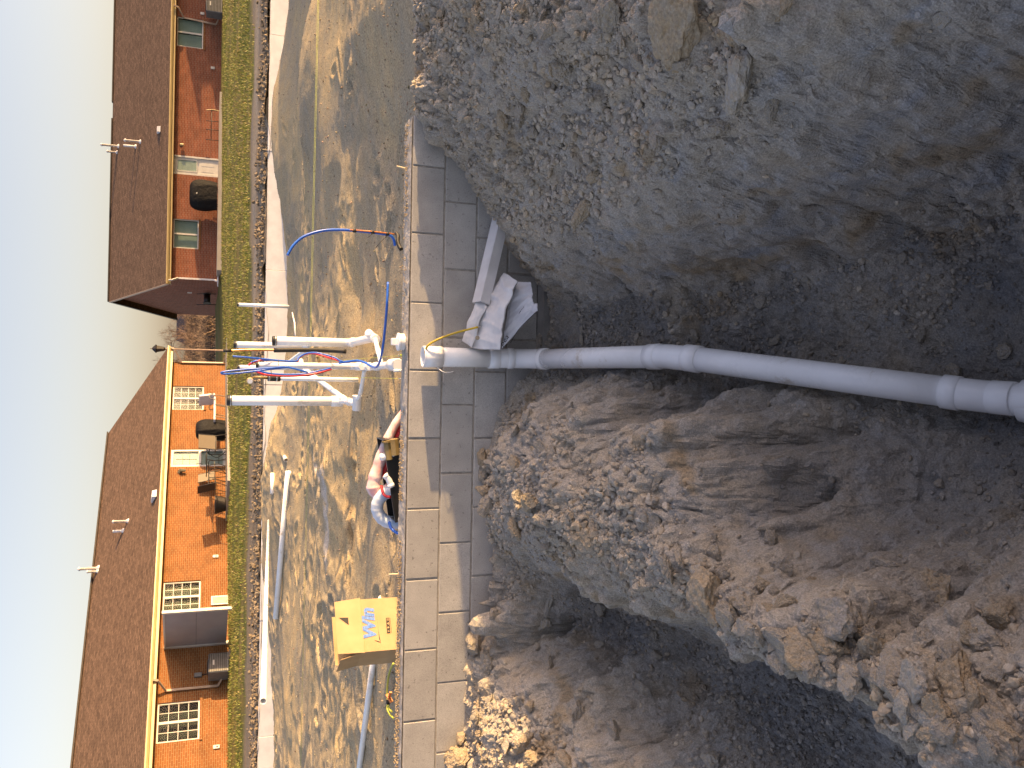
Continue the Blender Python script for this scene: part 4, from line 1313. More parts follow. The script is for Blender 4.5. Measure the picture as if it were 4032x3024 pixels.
tube_thing('blue_tubing', [zp(1875, 30, 5.75), zp(1862, 300, 5.72), zp(1845, 500, 5.8), zp(1826, 680, 5.85), zp(1800, 840, 5.9), zp(1768, 930, 6.0), zp(1735, 958, 6.1), zp(1690, 945, 6.2), zp(1620, 905, 6.3), zp(1540, 885, 6.4), zp(1440, 895, 6.45), zp(1340, 910, 6.5)],
           .0085, M['blue'], 'long blue tubing lying from the bare sand round to the stack base', 'tubing')
loop = tag(empty('tubing_bundle', (0, 0, 0)), 'bundle of blue and red tubing looped among the white risers', 'tubing')


def strand(mat, pts, rr=.0065, Y=6.45, name='tubing'):
    MB().tube(smooth_path([zp(a, b, Y + c) for a, b, c in pts], 7), rr, 8).build(name, M[mat], loop)


strand('blue', [(185, 836, 0), (330, 848, 0), (500, 865, .02), (700, 885, .05), (870, 890, .08), (905, 850, .1), (980, 808, .1), (1080, 798, .08), (1200, 822, .05), (1290, 850, .02), (1350, 885, 0), (1380, 893, 0)])
strand('blue', [(1000, 1012, -.1), (780, 958, -.12), (580, 968, -.14), (350, 978, -.14), (140, 998, -.14), (66, 1012, -.14), (60, 1022, -.13), (90, 1030, -.12), (220, 1022, -.1), (420, 1000, -.1), (620, 975, -.1), (800, 955, -.1)])
strand('blue', [(360, 930, .1), (395, 905, .1), (450, 885, .1), (560, 880, .12), (640, 878, .15)])
strand('blue', [(430, 985, -.05), (500, 1005, -.05), (600, 1026, -.05), (780, 1036, -.05), (950, 1028, -.05), (1100, 1002, -.05), (1250, 965, -.03)])
strand('red', [(430, 1000, -.02), (480, 1022, -.02), (560, 1042, -.02), (760, 1052, -.02), (960, 1044, -.02), (1110, 1020, -.02), (1255, 978, 0)], .0075)
strand('red', [(520, 868, .1), (490, 880, .1), (440, 892, .1), (380, 915, .1), (355, 940, .1)], .007)
strand('red', [(890, 900, .2), (905, 860, .2), (960, 820, .2), (1060, 806, .2), (1180, 838, .18), (1290, 872, .1), (1350, 890, .05)], .007)
for a, b in ((395, 890), (485, 870), (1165, 820), (1255, 840), (680, 900), (600, 1005)):
    MB().tube([zp(a, b - 26, 6.34), zp(a + 4, b + 32, 6.32)], .0022, 5).build('cable_tie', M['rubber'], loop)
tube_thing('strap_loop', [zp(1090, 850, 6.9), zp(1105, 838, 6.9), zp(1122, 860, 6.9), zp(1120, 900, 6.9), zp(1110, 850, 6.92)], .009, M['brass'], 'small brown strap loop hanging behind the strings', 'strap')

# arching stub of blue tubing by the wall
st = tag(empty('arched_tubing', (0, 0, 0)), 'blue tubing arching up from the sand, tied to an orange rod', 'tubing')
arch = [(1556, 968), (1549, 940), (1535, 927), (1500, 920), (1452, 914), (1380, 907), (1307, 905), (1249, 913), (1194, 933), (1158, 963), (1140, 990), (1132, 1006)]
MB().tube(smooth_path([py(x, y, 5.62 - .02 * i / 11) for i, (x, y) in enumerate(arch)], 7), .0088, 12).build('tube', M['blue'], st)
MB().tube([py(1378, 905, 5.6), py(1470, 912, 5.6), py(1562, 923, 5.6)], .0048, 8).build('rod', M['orange'], st)
for x, y in ((1396, 908), (1468, 914), (1526, 921)):
    MB().tube([py(x, y - 6, 5.605), py(x, y + 7, 5.605)], .0125, 8).build('cable_tie', M['rubber'], st)
MB().tube([py(1526, 926, 5.6), py(1495, 956, 5.58), py(1478, 978, 5.57)], .002, 5).build('tie_end', M['rubber'], st)
MB().tube([py(1468, 918, 5.6), py(1448, 936, 5.58)], .002, 5).build('tie_end', M['rubber'], st)
MB().tube(smooth_path([py(1560, 918, 5.55), py(1567, 930, 5.52), py(1566, 950, 5.5), py(1572, 970, 5.48), py(1580, 982, 5.46)], 5), .013, 10).build('sleeve', M['rubber'], st)

# mason lines
for k, (a, b, lab) in enumerate((((1257, -60), (1183, 3100), 'near strand of the yellow mason line across the whole pad'), ((1252, -60), (1180, 3100), 'far strand of the yellow mason line across the whole pad'))):
    tag(MB().tube([py(*a, 9.75 + .06 * k), py(*b, 9.75 + .06 * k)], .0010, 5).build('mason_line', M['string']), lab, 'string', 'mason lines')
na, nb = py(1578, 1400, YW + .18), py(1576, 1491, YW + .18)
tag(MB().tube([na, py(1229, 1428, 9.78)], .0010, 5).build('mason_line', M['string']), 'yellow line running back from the knotted nail on the wall', 'string', 'mason lines')
tag(MB().tube([nb, py(1222, 1482, 9.78)], .0010, 5).build('mason_line', M['string']), 'yellow line running back from the plain nail left of the knot', 'string', 'mason lines')
nl = tag(MB().tube([na + np.array([0, 0, -.03]), na + np.array([0, -.004, .015])], .0025, 6).build('nail', M['steel']), 'nail with yellow knotted line in the wall top', 'nail', 'nails in the wall')
MB().tube(smooth_path([na + np.array(d) for d in ((0, 0, .004), (-.008, -.01, -.012), (-.015, -.02, -.035), (-.008, -.03, -.045), (.004, -.02, -.01), (0, 0, .006), (.006, -.006, 0), (-.004, .004, .004))], 4), .0028, 6).build('knot', M['string'], nl)
MB().lathe(na + np.array([0, -.004, .013]), (0, -.1, 1), [(0, .006), (.002, .006)], 8).build('nail_head', M['steel'], nl)
tag(MB().tube([nb + np.array([0, 0, -.03]), nb + np.array([0, -.004, .012])], .0025, 6).build('nail', M['steel']), 'plain nail in the wall top left of the knotted one', 'nail', 'nails in the wall')
tag(MB().ring(py(1550, 1459, 5.5), py(1585, 1459, 5.5), .009, .006, 12).build('pipe_clip', M['pvc_fit']), 'small white clip against the stack socket behind the wall', 'clip')

# ------------------------------------------------------------------ foam boards along the far wall
FY = 18.42
def foam_top(x): return py(1045 - (x - 1) * .0, 1300, FY)[2] * 0
edges = [-9.6, -7.35, -4.95, -2.5, -.1, 2.26, 4.7, 7.1, 9.5]
FOAML = ['foam board at the far left end of the pad, behind the long white pipe', 'foam board left of the long white pipe end', 'foam board mostly buried behind the left sand heap', 'foam board rising from sand behind the leftmost riser', 'foam board directly behind the white risers',
         'foam board behind the single thin riser', 'foam board half buried by the right sand heap', 'foam board at the right end showing as a thin strip']
far_wall = tag(MB().box((-9.7, FY + .065, -1), (9.7, FY + .26, -.03)).build('far_foundation_wall', M['foot']), 'far foundation wall behind the white foam boards', 'wall')
for k, (a, b) in enumerate(zip(edges[:-1], edges[1:])):
    o = MB().box((a + .004, FY, -.62), (b - .004, FY + .055, rng.uniform(-.006, .006)), .004).build('foam_board', M['foam'])
    o.location.y = rng.uniform(-.006, .006)
    tag(o, 'white ' + FOAML[k], 'foam board', 'foam boards along the far wall')
# small white stakes behind it
for k, (y, lab) in enumerate(((65, 'farthest right'), (325, 'second from the right'), (590, 'behind the right sand heap'), (848, 'left of the arched tubing'), (1110, 'right of the thin riser'), (1640, 'left of the leftmost riser'), (2335, 'above the long white pipe'))):
    q = py(1043 + .019 * (1512 - y) * .5, y, FY + .1)
    tag(MB().bar((q[0], FY + .12, -.05), (q[0] + .01, FY + .12, .10), .018, .012).build('stake', M['wood']), 'small pale stake poking above the far foam, ' + lab, 'stake', 'stakes by the foam')


# ------------------------------------------------------------------ loose pipes on the pad
def lying(name, a, b, wpx, mat, lab, lift=.0, group='loose pipes on the sand'):
    A, B_ = hit_pad(*a), hit_pad(*b)
    rr = wpx / 2 / pxm((A + B_) / 2)
    dz = max(0, max(float(PAD.z(*(along(A, B_, t)[:2]))) - along(A, B_, t)[2] for t in np.linspace(0, 1, 25)) - .02)
    A = A + np.array([0, 0, rr * .7 + lift + dz]); B_ = B_ + np.array([0, 0, rr * .7 + lift + dz])
    mb = MB()
    mb.ring(A, B_, rr, rr * .84, 20)
    return tag(mb.build(name, mat), lab, 'pipe', group)


lying('loose_pipe', (1146, 1857), (1096, 2432), 22, M['pvc'], 'long white pipe lying on sand, its open end toward the risers')
lying('loose_pipe', (1078, 1864), (1078, 1944), 16, M['pvc'], 'short white pipe piece lying beyond the long one')
lying('loose_pipe', (1060, 2050), (1046, 2760), 13, M['pvc'], 'white pipe lying along the foot of the left foam boards')
lying('loose_pipe', (1126, 1798), (1132, 1812), 16, M['pvc_grey'], 'stub of white pipe poking out of sand')
lying('conduit', (1512, 2352), (1418, 3060), 24, M['pvc'], 'grey white conduit lying on sand behind the cardboard box')
# ------------------------------------------------------------------ cardboard box
def card_mat():
    m, nt, N, L, B = new_mat('corrugated cardboard')
    B.inputs['Roughness'].default_value = .85
    B.inputs['Specular IOR Level'].default_value = .2
    v = coords(N, L)
    n = N.new('ShaderNodeTexNoise'); n.inputs['Scale'].default_value = 7; n.inputs['Detail'].default_value = 5
    L.new(v, n.inputs['Vector'])
    r_ = ramp(N, [(.3, (.40, .27, .14)), (.7, (.50, .345, .19))])
    L.new(n.outputs['Fac'], r_.inputs['Fac']); L.new(r_.outputs['Color'], B.inputs['Base Color'])
    w = N.new('ShaderNodeTexWave'); w.inputs['Scale'].default_value = 55; w.bands_direction = 'X'
    L.new(v, w.inputs['Vector'])
    b = N.new('ShaderNodeBump'); b.inputs['Strength'].default_value = .12; b.inputs['Distance'].default_value = .002
    L.new(w.outputs['Fac'], b.inputs['Height']); L.new(b.outputs['Normal'], B.inputs['Normal'])
    return m


M['card'] = card_mat()
M['winblue'] = plain('blue print', (.07, .17, .52), (.17, .29, .60), scale=60, rough=.8, detail=6)
YB = 5.42
BRZ = math.radians(36)
fr_t, fr_b, fl_t = py(1413, 2362, YB), py(1560, 2358, YB), py(1433, 2568, YB)
bw = 0.20; zt = (fr_t[2] + fl_t[2]) / 2; zb = -.115
for _k in range(60):                              # width so that the far front corner sits where the photo has it
    _p = fl_t + np.array([math.cos(BRZ), math.sin(BRZ), 0]) * bw - _C
    if 1512 - FPX * (_p @ _R) / (_p @ _F) < 2362: break
    bw += .004
bx = tag(empty('cardboard_box', (fl_t[0], YB, zb), BRZ), 'open cardboard box with blue printed lettering standing behind the wall', 'box')
H_ = zt - zb; Dp = .26; T = .004
MB().box((0, 0, 0), (bw, T, H_)).build('front_panel', M['card'], bx)
MB().box((0, Dp - T, 0), (bw, Dp, H_)).build('back_panel', M['card'], bx)
MB().box((0, T, 0), (T, Dp - T, H_)).build('side_panel', M['card'], bx)
MB().box((bw - T, T, 0), (bw, Dp - T, H_)).build('side_panel', M['card'], bx)
MB().box((T, T, 0), (bw - T, Dp - T, T)).build('bottom_panel', M['card'], bx)


def flap(name, a, b, lean, hgt):
    """flap hinged on the edge a-b, rising along lean"""
    a, b, lean = map(lambda q: np.array(q, float), (a, b, lean))
    e = unit(b - a); lean = unit(lean); nn = np.cross(e, lean)
    sh = .012
    vs = []
    for s_ in (0, T * .8):
        for q in (a + e * .001, b - e * .001, b - e * sh + lean * hgt, a + e * sh + lean * hgt): vs.append(q + nn * s_)
    return MB().add(vs, [(0, 1, 2, 3), (7, 6, 5, 4), (0, 4, 5, 1), (1, 5, 6, 2), (2, 6, 7, 3), (3, 7, 4, 0)]).build(name, M['card'], bx)


ff = flap('front_flap', (-.008, -.009, H_ - .022), (bw + .008, -.009, H_ - .022), (.0, .10, 1), .165)
flap('back_flap', (bw, Dp, H_), (0, Dp, H_), (0, -.12, 1), .13)
flap('side_flap', (0, Dp - .006, H_ - .001), (0, .006, H_ - .001), (-.22, 0, 1), .13)
flap('side_flap', (bw, .006, H_ - .001), (bw, Dp - .006, H_ - .001), (-.5, 0, 1), .12)
# hand hole of the front flap: its shaded inside painted as a black patch
fl_up = unit(np.array([0, .10, 1]))
fo = np.array([bw * .52, -.012, H_ - .022])
MB().add([fo + np.array(q[0]) + fl_up * q[1] + np.array([0, -.002, 0]) for q in (((0, 0, 0), .085), ((.05, 0, 0), .085), ((.055, 0, 0), .145), ((.0, 0, 0), .085))][:3], [(0, 1, 2)]).build('dark_hole_patch', M['ink'], ff)
for q in ff.children: pass


def on_box(a, b):               # enlarged view to photo
    return 1000 + a / 2.553, 2000 + b / 2.553


def box_local(a, b):
    r_ = ray(*on_box(a, b))
    n_ = np.array([math.sin(BRZ), -math.cos(BRZ), 0])
    w_ = _C + r_ * (((fl_t - _C) @ n_) / (r_ @ n_))
    return bx_inv @ Vector(w_)


bpy.context.view_layer.update()
bx_inv = bx.matrix_world.inverted()


def bl(a, b):
    q = box_local(a, b)
    return np.array([q[0], -.0012, q[2]])


wl = bl(1232, 1322)
text_on('lettering', 'Win', wl + np.array([0, 0, .004]), (1, 0, 0), (0, 0, 1), .118, M['winblue'], bx, shear=.22, offset=.0055, lift=.0006)
text_on('trademark', 'TM', bl(1136, 1072), (1, 0, 0), (0, 0, 1), .012, M['ink'], bx, lift=.0006)
sw = [bl(1212, 1330), bl(1250, 1335), bl(1276, 1360), bl(1262, 1300), bl(1230, 1040), bl(1245, 1290), bl(1250, 1318)]
m_ = MB()
m_.add([bl(1276, 1360), bl(1258, 1318), bl(1230, 1040), bl(1252, 1240)], [(0, 1, 2, 3)])
m_.add([bl(1276, 1358), bl(1262, 1342), bl(1210, 1330), bl(1222, 1338)], [(0, 1, 2, 3)])
m_.build('swoosh', M['ink'], bx)
for k in range(4):
    y0 = 1258 - k * 39.5; y1 = y0 - 33
    x0, x1 = 1322 + 13 - 3.2 * k, 1366 + 6 - 3.2 * k
    a, b = bl(x1, y0), bl(x0, y1)
    ic = MB().box((a[0], -.002, a[2]), (b[0], -.0004, b[2])).build('printed_icon', M['ink'], bx)
    cx, cz = (a[0] + b[0]) / 2, (a[2] + b[2]) / 2
    w2, h2 = abs(b[0] - a[0]) / 2, abs(b[2] - a[2]) / 2
    g = MB()
    if k == 0:
        g.box((cx - .001, -.0032, cz - h2 * .8), (cx + .0025, -.0021, cz + h2 * .6)); g.box((cx - .004, -.0032, cz + h2 * .0), (cx + .006, -.0021, cz + h2 * .25)); g.box((cx + .0026, -.0032, cz + h2 * .4), (cx + .006, -.0021, cz + h2 * .65))
    elif k == 1:
        g.add([(cx - w2 * .7, -.0032, cz + h2 * .5), (cx - w2 * .1, -.0032, cz - h2 * .6), (cx + w2 * .7, -.0032, cz + h2 * .2), (cx + w2 * .1, -.0032, cz + h2 * .6)], [(0, 1, 2, 3)])
    elif k == 2:
        g.box((cx - w2 * .6, -.0032, cz - h2 * .6), (cx + w2 * .6, -.0021, cz - h2 * .05)); g.box((cx - w2 * .3, -.0032, cz + h2 * .1), (cx + w2 * .3, -.0021, cz + h2 * .6))
    else:
        g.box((cx - w2 * .65, -.0032, cz - h2 * .65), (cx + w2 * .65, -.0021, cz - h2 * .45)); g.box((cx - w2 * .65, -.0032, cz + h2 * .45), (cx + w2 * .65, -.0021, cz + h2 * .65))
        g.box((cx - w2 * .65, -.0032, cz - h2 * .44), (cx - w2 * .45, -.0021, cz + h2 * .44)); g.box((cx + w2 * .45, -.0032, cz - h2 * .44), (cx + w2 * .65, -.0021, cz + h2 * .44)); g.box((cx - w2 * .2, -.0032, cz - h2 * .2), (cx + w2 * .2, -.0021, cz + h2 * .2))
    g.build('icon_mark', M['card'], ic)
a, b = bl(1385, 1258), bl(1376, 1105)
MB().box((a[0], -.0016, a[2]), (b[0], -.0005, a[2] + .002)).build('fine_print', M['ink'], bx)

# ------------------------------------------------------------------ tub of fittings and tubing coils behind the wall
def qz(a, b): return 1000 + a / 2.553, 1500 + b / 2.553


M['wrap_pink'] = plain('clear wrap over red tubing', (.80, .66, .64), (.74, .38, .38), scale=14, rough=.22, bump=.4, bscale=30, bdist=.006, detail=3)
M['wrap_blue'] = plain('clear wrap over blue tubing', (.70, .76, .84), (.34, .50, .76), scale=9, rough=.22, bump=.4, bscale=30, bdist=.006, detail=3)
M['blackplastic'] = plain('black plastic tub', (.018, .018, .02), (.012, .012, .013), scale=20, rough=.35)
YT = 5.50
ra, rb = py(*qz(1305, 590), YT), py(*qz(1425, 1420), YT)
tub = tag(empty('fittings_tub', ((ra[0] + rb[0]) / 2, YT, -.11), 0), 'shallow black plastic tub of fittings behind the wall', 'tub')
tw, tdp = abs(ra[0] - rb[0]) / 2, .24
sl = (ra[2] - rb[2]) / (2 * tw)
def tubz(x): return (ra[2] + rb[2]) / 2 + .11 + sl * x
m_ = MB()
for (x0, y0, x1, y1) in ((-tw, 0, tw, .008), (-tw, tdp, tw, tdp + .008), (-tw, .008, -tw + .008, tdp), (tw - .008, .008, tw, tdp)):
    m_.add([(x0, y0, 0), (x1, y0, 0), (x1, y1, 0), (x0, y1, 0), (x0, y0, tubz(x0)), (x1, y0, tubz(x1)), (x1, y1, tubz(x1)), (x0, y1, tubz(x0))],
           [(0, 3, 2, 1), (4, 5, 6, 7), (0, 1, 5, 4), (1, 2, 6, 5), (2, 3, 7, 6), (3, 0, 4, 7)])
m_.build('side_wall', M['blackplastic'], tub)
MB().box((-tw + .008, .008, 0), (tw - .008, tdp, .006)).build('bottom', M['blackplastic'], tub)
m_ = MB(); m_.bar((-tw, -.006, tubz(-tw) - .002), (tw, -.006, tubz(tw) - .002), .014, .016); m_.build('rim', M['blackplastic'], tub)


def coil(name, c, R_, rr, tilt, mats, lab, n=4, arc=(0, 2 * math.pi), wrap=None, seg=44):
    """coil of tubing: several turns side by side plus its plastic wrap"""
    e = tag(empty(name, c), lab, 'tubing coil')
    e.rotation_euler = tilt
    for k in range(n):
        off = (k - (n - 1) / 2) * rr * 1.9
        pts = [(R_ * math.cos(t) * (1 + .02 * math.sin(3 * t + k)), R_ * math.sin(t) * (1 + .02 * math.cos(2 * t + k)), off) for t in np.linspace(arc[0], arc[1], seg)]
        MB().tube(pts, rr, 8, cap=False).build('turn', M[mats], e)
    if wrap:
        pts = [(R_ * 1.02 * math.cos(t), R_ * 1.02 * math.sin(t), 0) for t in np.linspace(wrap[1], wrap[2], 40)]
        w_ = MB().tube(pts, [n * rr * 1.0 * (1 + .10 * math.sin(9 * i * .7) + .05 * math.sin(i * 2.3)) for i in range(40)], 18).build('clear_wrap', M[wrap[0]], e)
    return e


path = [(1582, 1612), (1560, 1640), (1530, 1690), (1503, 1750), (1480, 1815), (1462, 1875), (1455, 1915), (1466, 1938), (1495, 1940), (1530, 1925)]
rc_ = tag(empty('red_coil', (0, 0, 0)), 'wrapped coil of red tubing leaning in the black tub', 'tubing coil')
for k in range(3):
    MB().tube(smooth_path([py(x + 30 + 9 * k, y + 6 - 2 * k, 5.74 - .01 * k) for x, y in path[:6]], 5), .0095, 8).build('turn', M['red'], rc_)
wp = smooth_path([py(x + 16, y, 5.72) for x, y in path], 6)
MB().tube(wp, [.022 + .026 * min(1, i / 38) * (1 + .14 * math.sin(i * .9) + .08 * math.sin(i * 2.1)) for i in range(len(wp))], 18).build('clear_wrap', M['wrap_pink'], rc_)
cb_ = py(*qz(1400, 1270), 5.66)
coil('blue_coil', cb_, .105, .010, (math.radians(72), math.radians(-10), math.radians(-6)), 'blue', 'smaller wrapped coil of blue tubing at the left of the black tub', 4, wrap=('wrap_blue', -.2, 4.6))
tube_thing('blue_tail', [py(*qz(1360, 1420), 5.6), py(*qz(1375, 1470), 5.56), py(*qz(1400, 1500), 5.54), py(*qz(1445, 1530), 5.52), py(*qz(1490, 1540), 5.5)], .010, M['blue'], 'end of blue tubing drooping from the tub toward the wall', 'tubing')
tube_thing('red_tail', [py(*qz(1280, 1060), 5.62), py(*qz(1300, 1130), 5.56), py(*qz(1330, 1160), 5.53), py(*qz(1372, 1165), 5.5)], .010, M['red'], 'short bend of bright red tubing between the two coils', 'tubing')
# pale elbows and bronze couplings lying in the tub
def elbow_fit(name, a, b, c, rr, mat, lab):
    e = tag(empty(name, (0, 0, 0)), lab, 'fitting', 'fittings in the tub')
    A, B_, C_ = map(np.array, (a, b, c))
    MB().tube(smooth_path([A, along(A, B_, .7), along(B_, C_, .3), C_], 6), rr, 24).build('bend', mat, e)
    for p, q in ((A, B_), (C_, B_)):
        d = unit(p - q)
        MB().ring(p - d * rr * .9, p + d * rr * .25, rr * 1.16, rr * .85, 26).build('socket', mat, e)
    return e


elbow_fit('pipe_elbow', py(*qz(1285, 765), 5.52), py(*qz(1330, 760), 5.50), py(*qz(1400, 720), 5.50), .021, M['pvc_fit'], 'white pipe elbow with open socket at the right end of the tub')
elbow_fit('pipe_elbow', py(*qz(1325, 950), 5.51), py(*qz(1350, 975), 5.50), py(*qz(1380, 1060), 5.50), .020, M['pvc_fit'], 'white pipe elbow lying in the middle of the tub')
e = tag(empty('bronze_coupling', (0, 0, 0)), 'bronze coloured coupling with hexagonal flange in the tub corner', 'fitting', 'fittings in the tub')
q1, q2 = py(*qz(1335, 600), 5.49), py(*qz(1360, 790), 5.49)
d_ = unit(q2 - q1)
MB().lathe(q1, d_, [(0, .034), (.012, .034), (.014, .024), (np.linalg.norm(q2 - q1), .024)], 8, False).build('body', M['brass'], e)
q1, q2 = py(*qz(1405, 580), 5.475), py(*qz(1420, 745), 5.475)
MB().lathe(q1, unit(q2 - q1), [(0, .026), (.004, .030), (np.linalg.norm(q2 - q1), .030)], 6, False).build('nut', M['brass'], e)
# cable and orange clip behind the wall at the left
lo = tag(empty('green_cable', (0, 0, 0)), 'yellow green cable with a black end behind the wall left of the box', 'cable')
def wz(a, b): return 1200 + a / 2.291, 2300 + b / 2.291
MB().tube(smooth_path([py(*wz(800, 715), 5.32), py(*wz(770, 780), 5.38), py(*wz(752, 860), 5.42), py(*wz(742, 990), 5.44), py(*wz(750, 1060), 5.42)], 6), .0065, 8).build('cable', M['ltgreen'], lo)
MB().tube(smooth_path([py(*wz(745, 1080), 5.42), py(*wz(745, 1130), 5.40), py(*wz(770, 1180), 5.36), py(*wz(800, 1210), 5.3)], 6), .0065, 8).build('cable', M['ltgreen'], lo)
MB().tube(smooth_path([py(*wz(750, 1090), 5.40), py(*wz(765, 1130), 5.38), py(*wz(785, 1150), 5.33)], 6), .0065, 8).build('cable', M['ltgreen'], lo)
MB().tube([py(*wz(748, 1040), 5.42), py(*wz(752, 1085), 5.42)], .012, 10).build('plug_end', M['rubber'], lo)
oc = tag(empty('orange_clip', (0, 0, 0)), 'orange plastic clip lying beside the green cable', 'clip')
a, b, c = py(*wz(740, 995), 5.40), py(*wz(785, 1065), 5.36), py(*wz(775, 975), 5.34)
MB().bar(a, b, .012, .022).build('jaw', M['orange'], oc)
MB().bar(c, along(a, b, .45), .010, .016).build('jaw', M['orange'], oc)
# red wire showing under the ridge edge
tube_thing('buried_wire', [pz(2620, 2392, -.86), pz(2720, 2418, -.86), pz(2800, 2452, -.87), pz(3000, 2540, -.86), pz(3260, 2615, -.84), pz(3340, 2645, -.83), pz(3420, 2672, -.83)], .006, M['red'], 'thin red wire showing below the broken edge of the ridge', 'wire')
# ------------------------------------------------------------------ houses
def brick_mat(name, c1, c2, mortar):
    m, nt, N, L, B = new_mat(name)
    B.inputs['Roughness'].default_value = .9
    B.inputs['Specular IOR Level'].default_value = .2
    tc = N.new('ShaderNodeTexCoord')
    sp = N.new('ShaderNodeSeparateXYZ'); L.new(tc.outputs['Object'], sp.inputs[0])
    ad = N.new('ShaderNodeMath'); ad.operation = 'ADD'
    L.new(sp.outputs['X'], ad.inputs[0]); L.new(sp.outputs['Y'], ad.inputs[1])
    cb = N.new('ShaderNodeCombineXYZ'); L.new(ad.outputs[0], cb.inputs['X']); L.new(sp.outputs['Z'], cb.inputs['Y'])
    bt = N.new('ShaderNodeTexBrick')
    bt.inputs['Color1'].default_value = (*c1, 1); bt.inputs['Color2'].default_value = (*c2, 1); bt.inputs['Mortar'].default_value = (*mortar, 1)
    bt.inputs['Scale'].default_value = 1.0
    bt.inputs['Mortar Size'].default_value = .007
    bt.inputs['Mortar Smooth'].default_value = .1
    bt.inputs['Bias'].default_value = -.1
    bt.inputs['Brick Width'].default_value = .205
    bt.inputs['Row Height'].default_value = .0677
    L.new(cb.outputs[0], bt.inputs['Vector'])
    n = N.new('ShaderNodeTexNoise'); n.inputs['Scale'].default_value = 2.2; n.inputs['Detail'].default_value = 6
    L.new(tc.outputs['Object'], n.inputs['Vector'])
    r_ = ramp(N, [(.3, (.82, .82, .82)), (.7, (1.12, 1.12, 1.12))])
    L.new(n.outputs['Fac'], r_.inputs['Fac'])
    x = N.new('ShaderNodeMix'); x.data_type = 'RGBA'; x.blend_type = 'MULTIPLY'; x.inputs[0].default_value = 1
    L.new(bt.outputs['Color'], x.inputs[6]); L.new(r_.outputs['Color'], x.inputs[7])
    L.new(x.outputs[2], B.inputs['Base Color'])
    b = N.new('ShaderNodeBump'); b.inputs['Strength'].default_value = .7; b.inputs['Distance'].default_value = .008; b.invert = True
    L.new(bt.outputs['Fac'], b.inputs['Height']); L.new(b.outputs['Normal'], B.inputs['Normal'])
    return m


def shingle_mat():
    m, nt, N, L, B = new_mat('brown shingles')
    B.inputs['Roughness'].default_value = .95
    B.inputs['Specular IOR Level'].default_value = .1
    tc = N.new('ShaderNodeTexCoord')
    sp = N.new('ShaderNodeSeparateXYZ'); L.new(tc.outputs['Object'], sp.inputs[0])
    cb = N.new('ShaderNodeCombineXYZ'); L.new(sp.outputs['X'], cb.inputs['X']); L.new(sp.outputs['Z'], cb.inputs['Y'])
    bt = N.new('ShaderNodeTexBrick')
    bt.inputs['Color1'].default_value = (.175, .115, .080, 1); bt.inputs['Color2'].default_value = (.105, .070, .050, 1); bt.inputs['Mortar'].default_value = (.06, .042, .032, 1)
    bt.inputs['Scale'].default_value = 1; bt.inputs['Mortar Size'].default_value = .006; bt.inputs['Brick Width'].default_value = .22; bt.inputs['Row Height'].default_value = .058
    bt.offset = .37; bt.inputs['Bias'].default_value = -.15
    L.new(cb.outputs[0], bt.inputs['Vector'])
    n = N.new('ShaderNodeTexNoise'); n.inputs['Scale'].default_value = 9; n.inputs['Detail'].default_value = 6
    L.new(tc.outputs['Object'], n.inputs['Vector'])
    r_ = ramp(N, [(.3, (.75, .75, .75)), (.7, (1.2, 1.2, 1.2))])
    L.new(n.outputs['Fac'], r_.inputs['Fac'])
    x = N.new('ShaderNodeMix'); x.data_type = 'RGBA'; x.blend_type = 'MULTIPLY'; x.inputs[0].default_value = 1
    L.new(bt.outputs['Color'], x.inputs[6]); L.new(r_.outputs['Color'], x.inputs[7])
    L.new(x.outputs[2], B.inputs['Base Color'])
    b = N.new('ShaderNodeBump'); b.inputs['Strength'].default_value = .6; b.inputs['Distance'].default_value = .012
    L.new(bt.outputs['Color'], b.inputs['Height']); L.new(b.outputs['Normal'], B.inputs['Normal'])
    return m


M['brickL'] = brick_mat('orange brick', (.23, .092, .03), (.178, .068, .023), (.28, .195, .105))
M['brickR'] = brick_mat('red brick', (.25, .085, .045), (.18, .06, .035), (.28, .20, .15))
M['shingle'] = shingle_mat()
M['cream'] = plain('cream painted metal', (.50, .39, .19), (.45, .35, .17), scale=3, rough=.45)
M['white'] = plain('white trim paint', (.55, .53, .49), (.50, .48, .44), scale=5, rough=.5)
M['vent'] = plain('grey white vent pipe', (.66, .65, .66), (.56, .55, .56), scale=9, rough=.5)
M['ridge'] = plain('dark ridge vent', (.06, .05, .045), (.045, .04, .035), scale=9, rough=.9)
M['downspout'] = plain('tan downspout', (.36, .27, .20), (.30, .22, .16), scale=5, rough=.5)
M['iron'] = plain('dark iron', (.03, .025, .022), (.02, .017, .015), scale=20, rough=.5)
M['grey'] = plain('grey metal', (.16, .165, .17), (.12, .125, .13), scale=9, rough=.5)
M['cover'] = plain('black grill cover', (.007, .007, .008), (.005, .005, .006), scale=6, rough=.7, spec=.2, bump=.7, bscale=6, bdist=.05)
M['sling'] = plain('tan sling fabric', (.20, .165, .12), (.165, .135, .095), scale=60, rough=.8)
M['browncloth'] = plain('brown sling fabric', (.07, .045, .03), (.05, .033, .022), scale=60, rough=.8)
M['cushion'] = plain('white cushion', (.62, .60, .62), (.55, .53, .55), scale=5, rough=.8)
M['patio'] = plain('patio concrete', (.34, .315, .28), (.29, .265, .24), scale=2, rough=.9)
M['screen'] = plain('lavender grey privacy panel', (.34, .31, .31), (.31, .28, .28), scale=2, rough=.6)
M['blinds'] = plain('window blinds', (.16, .15, .105), (.13, .12, .085), scale=4, rough=.7)


M['pale_blinds'] = plain('pale window blinds', (.48, .51, .48), (.40, .43, .41), scale=3, rough=.7)


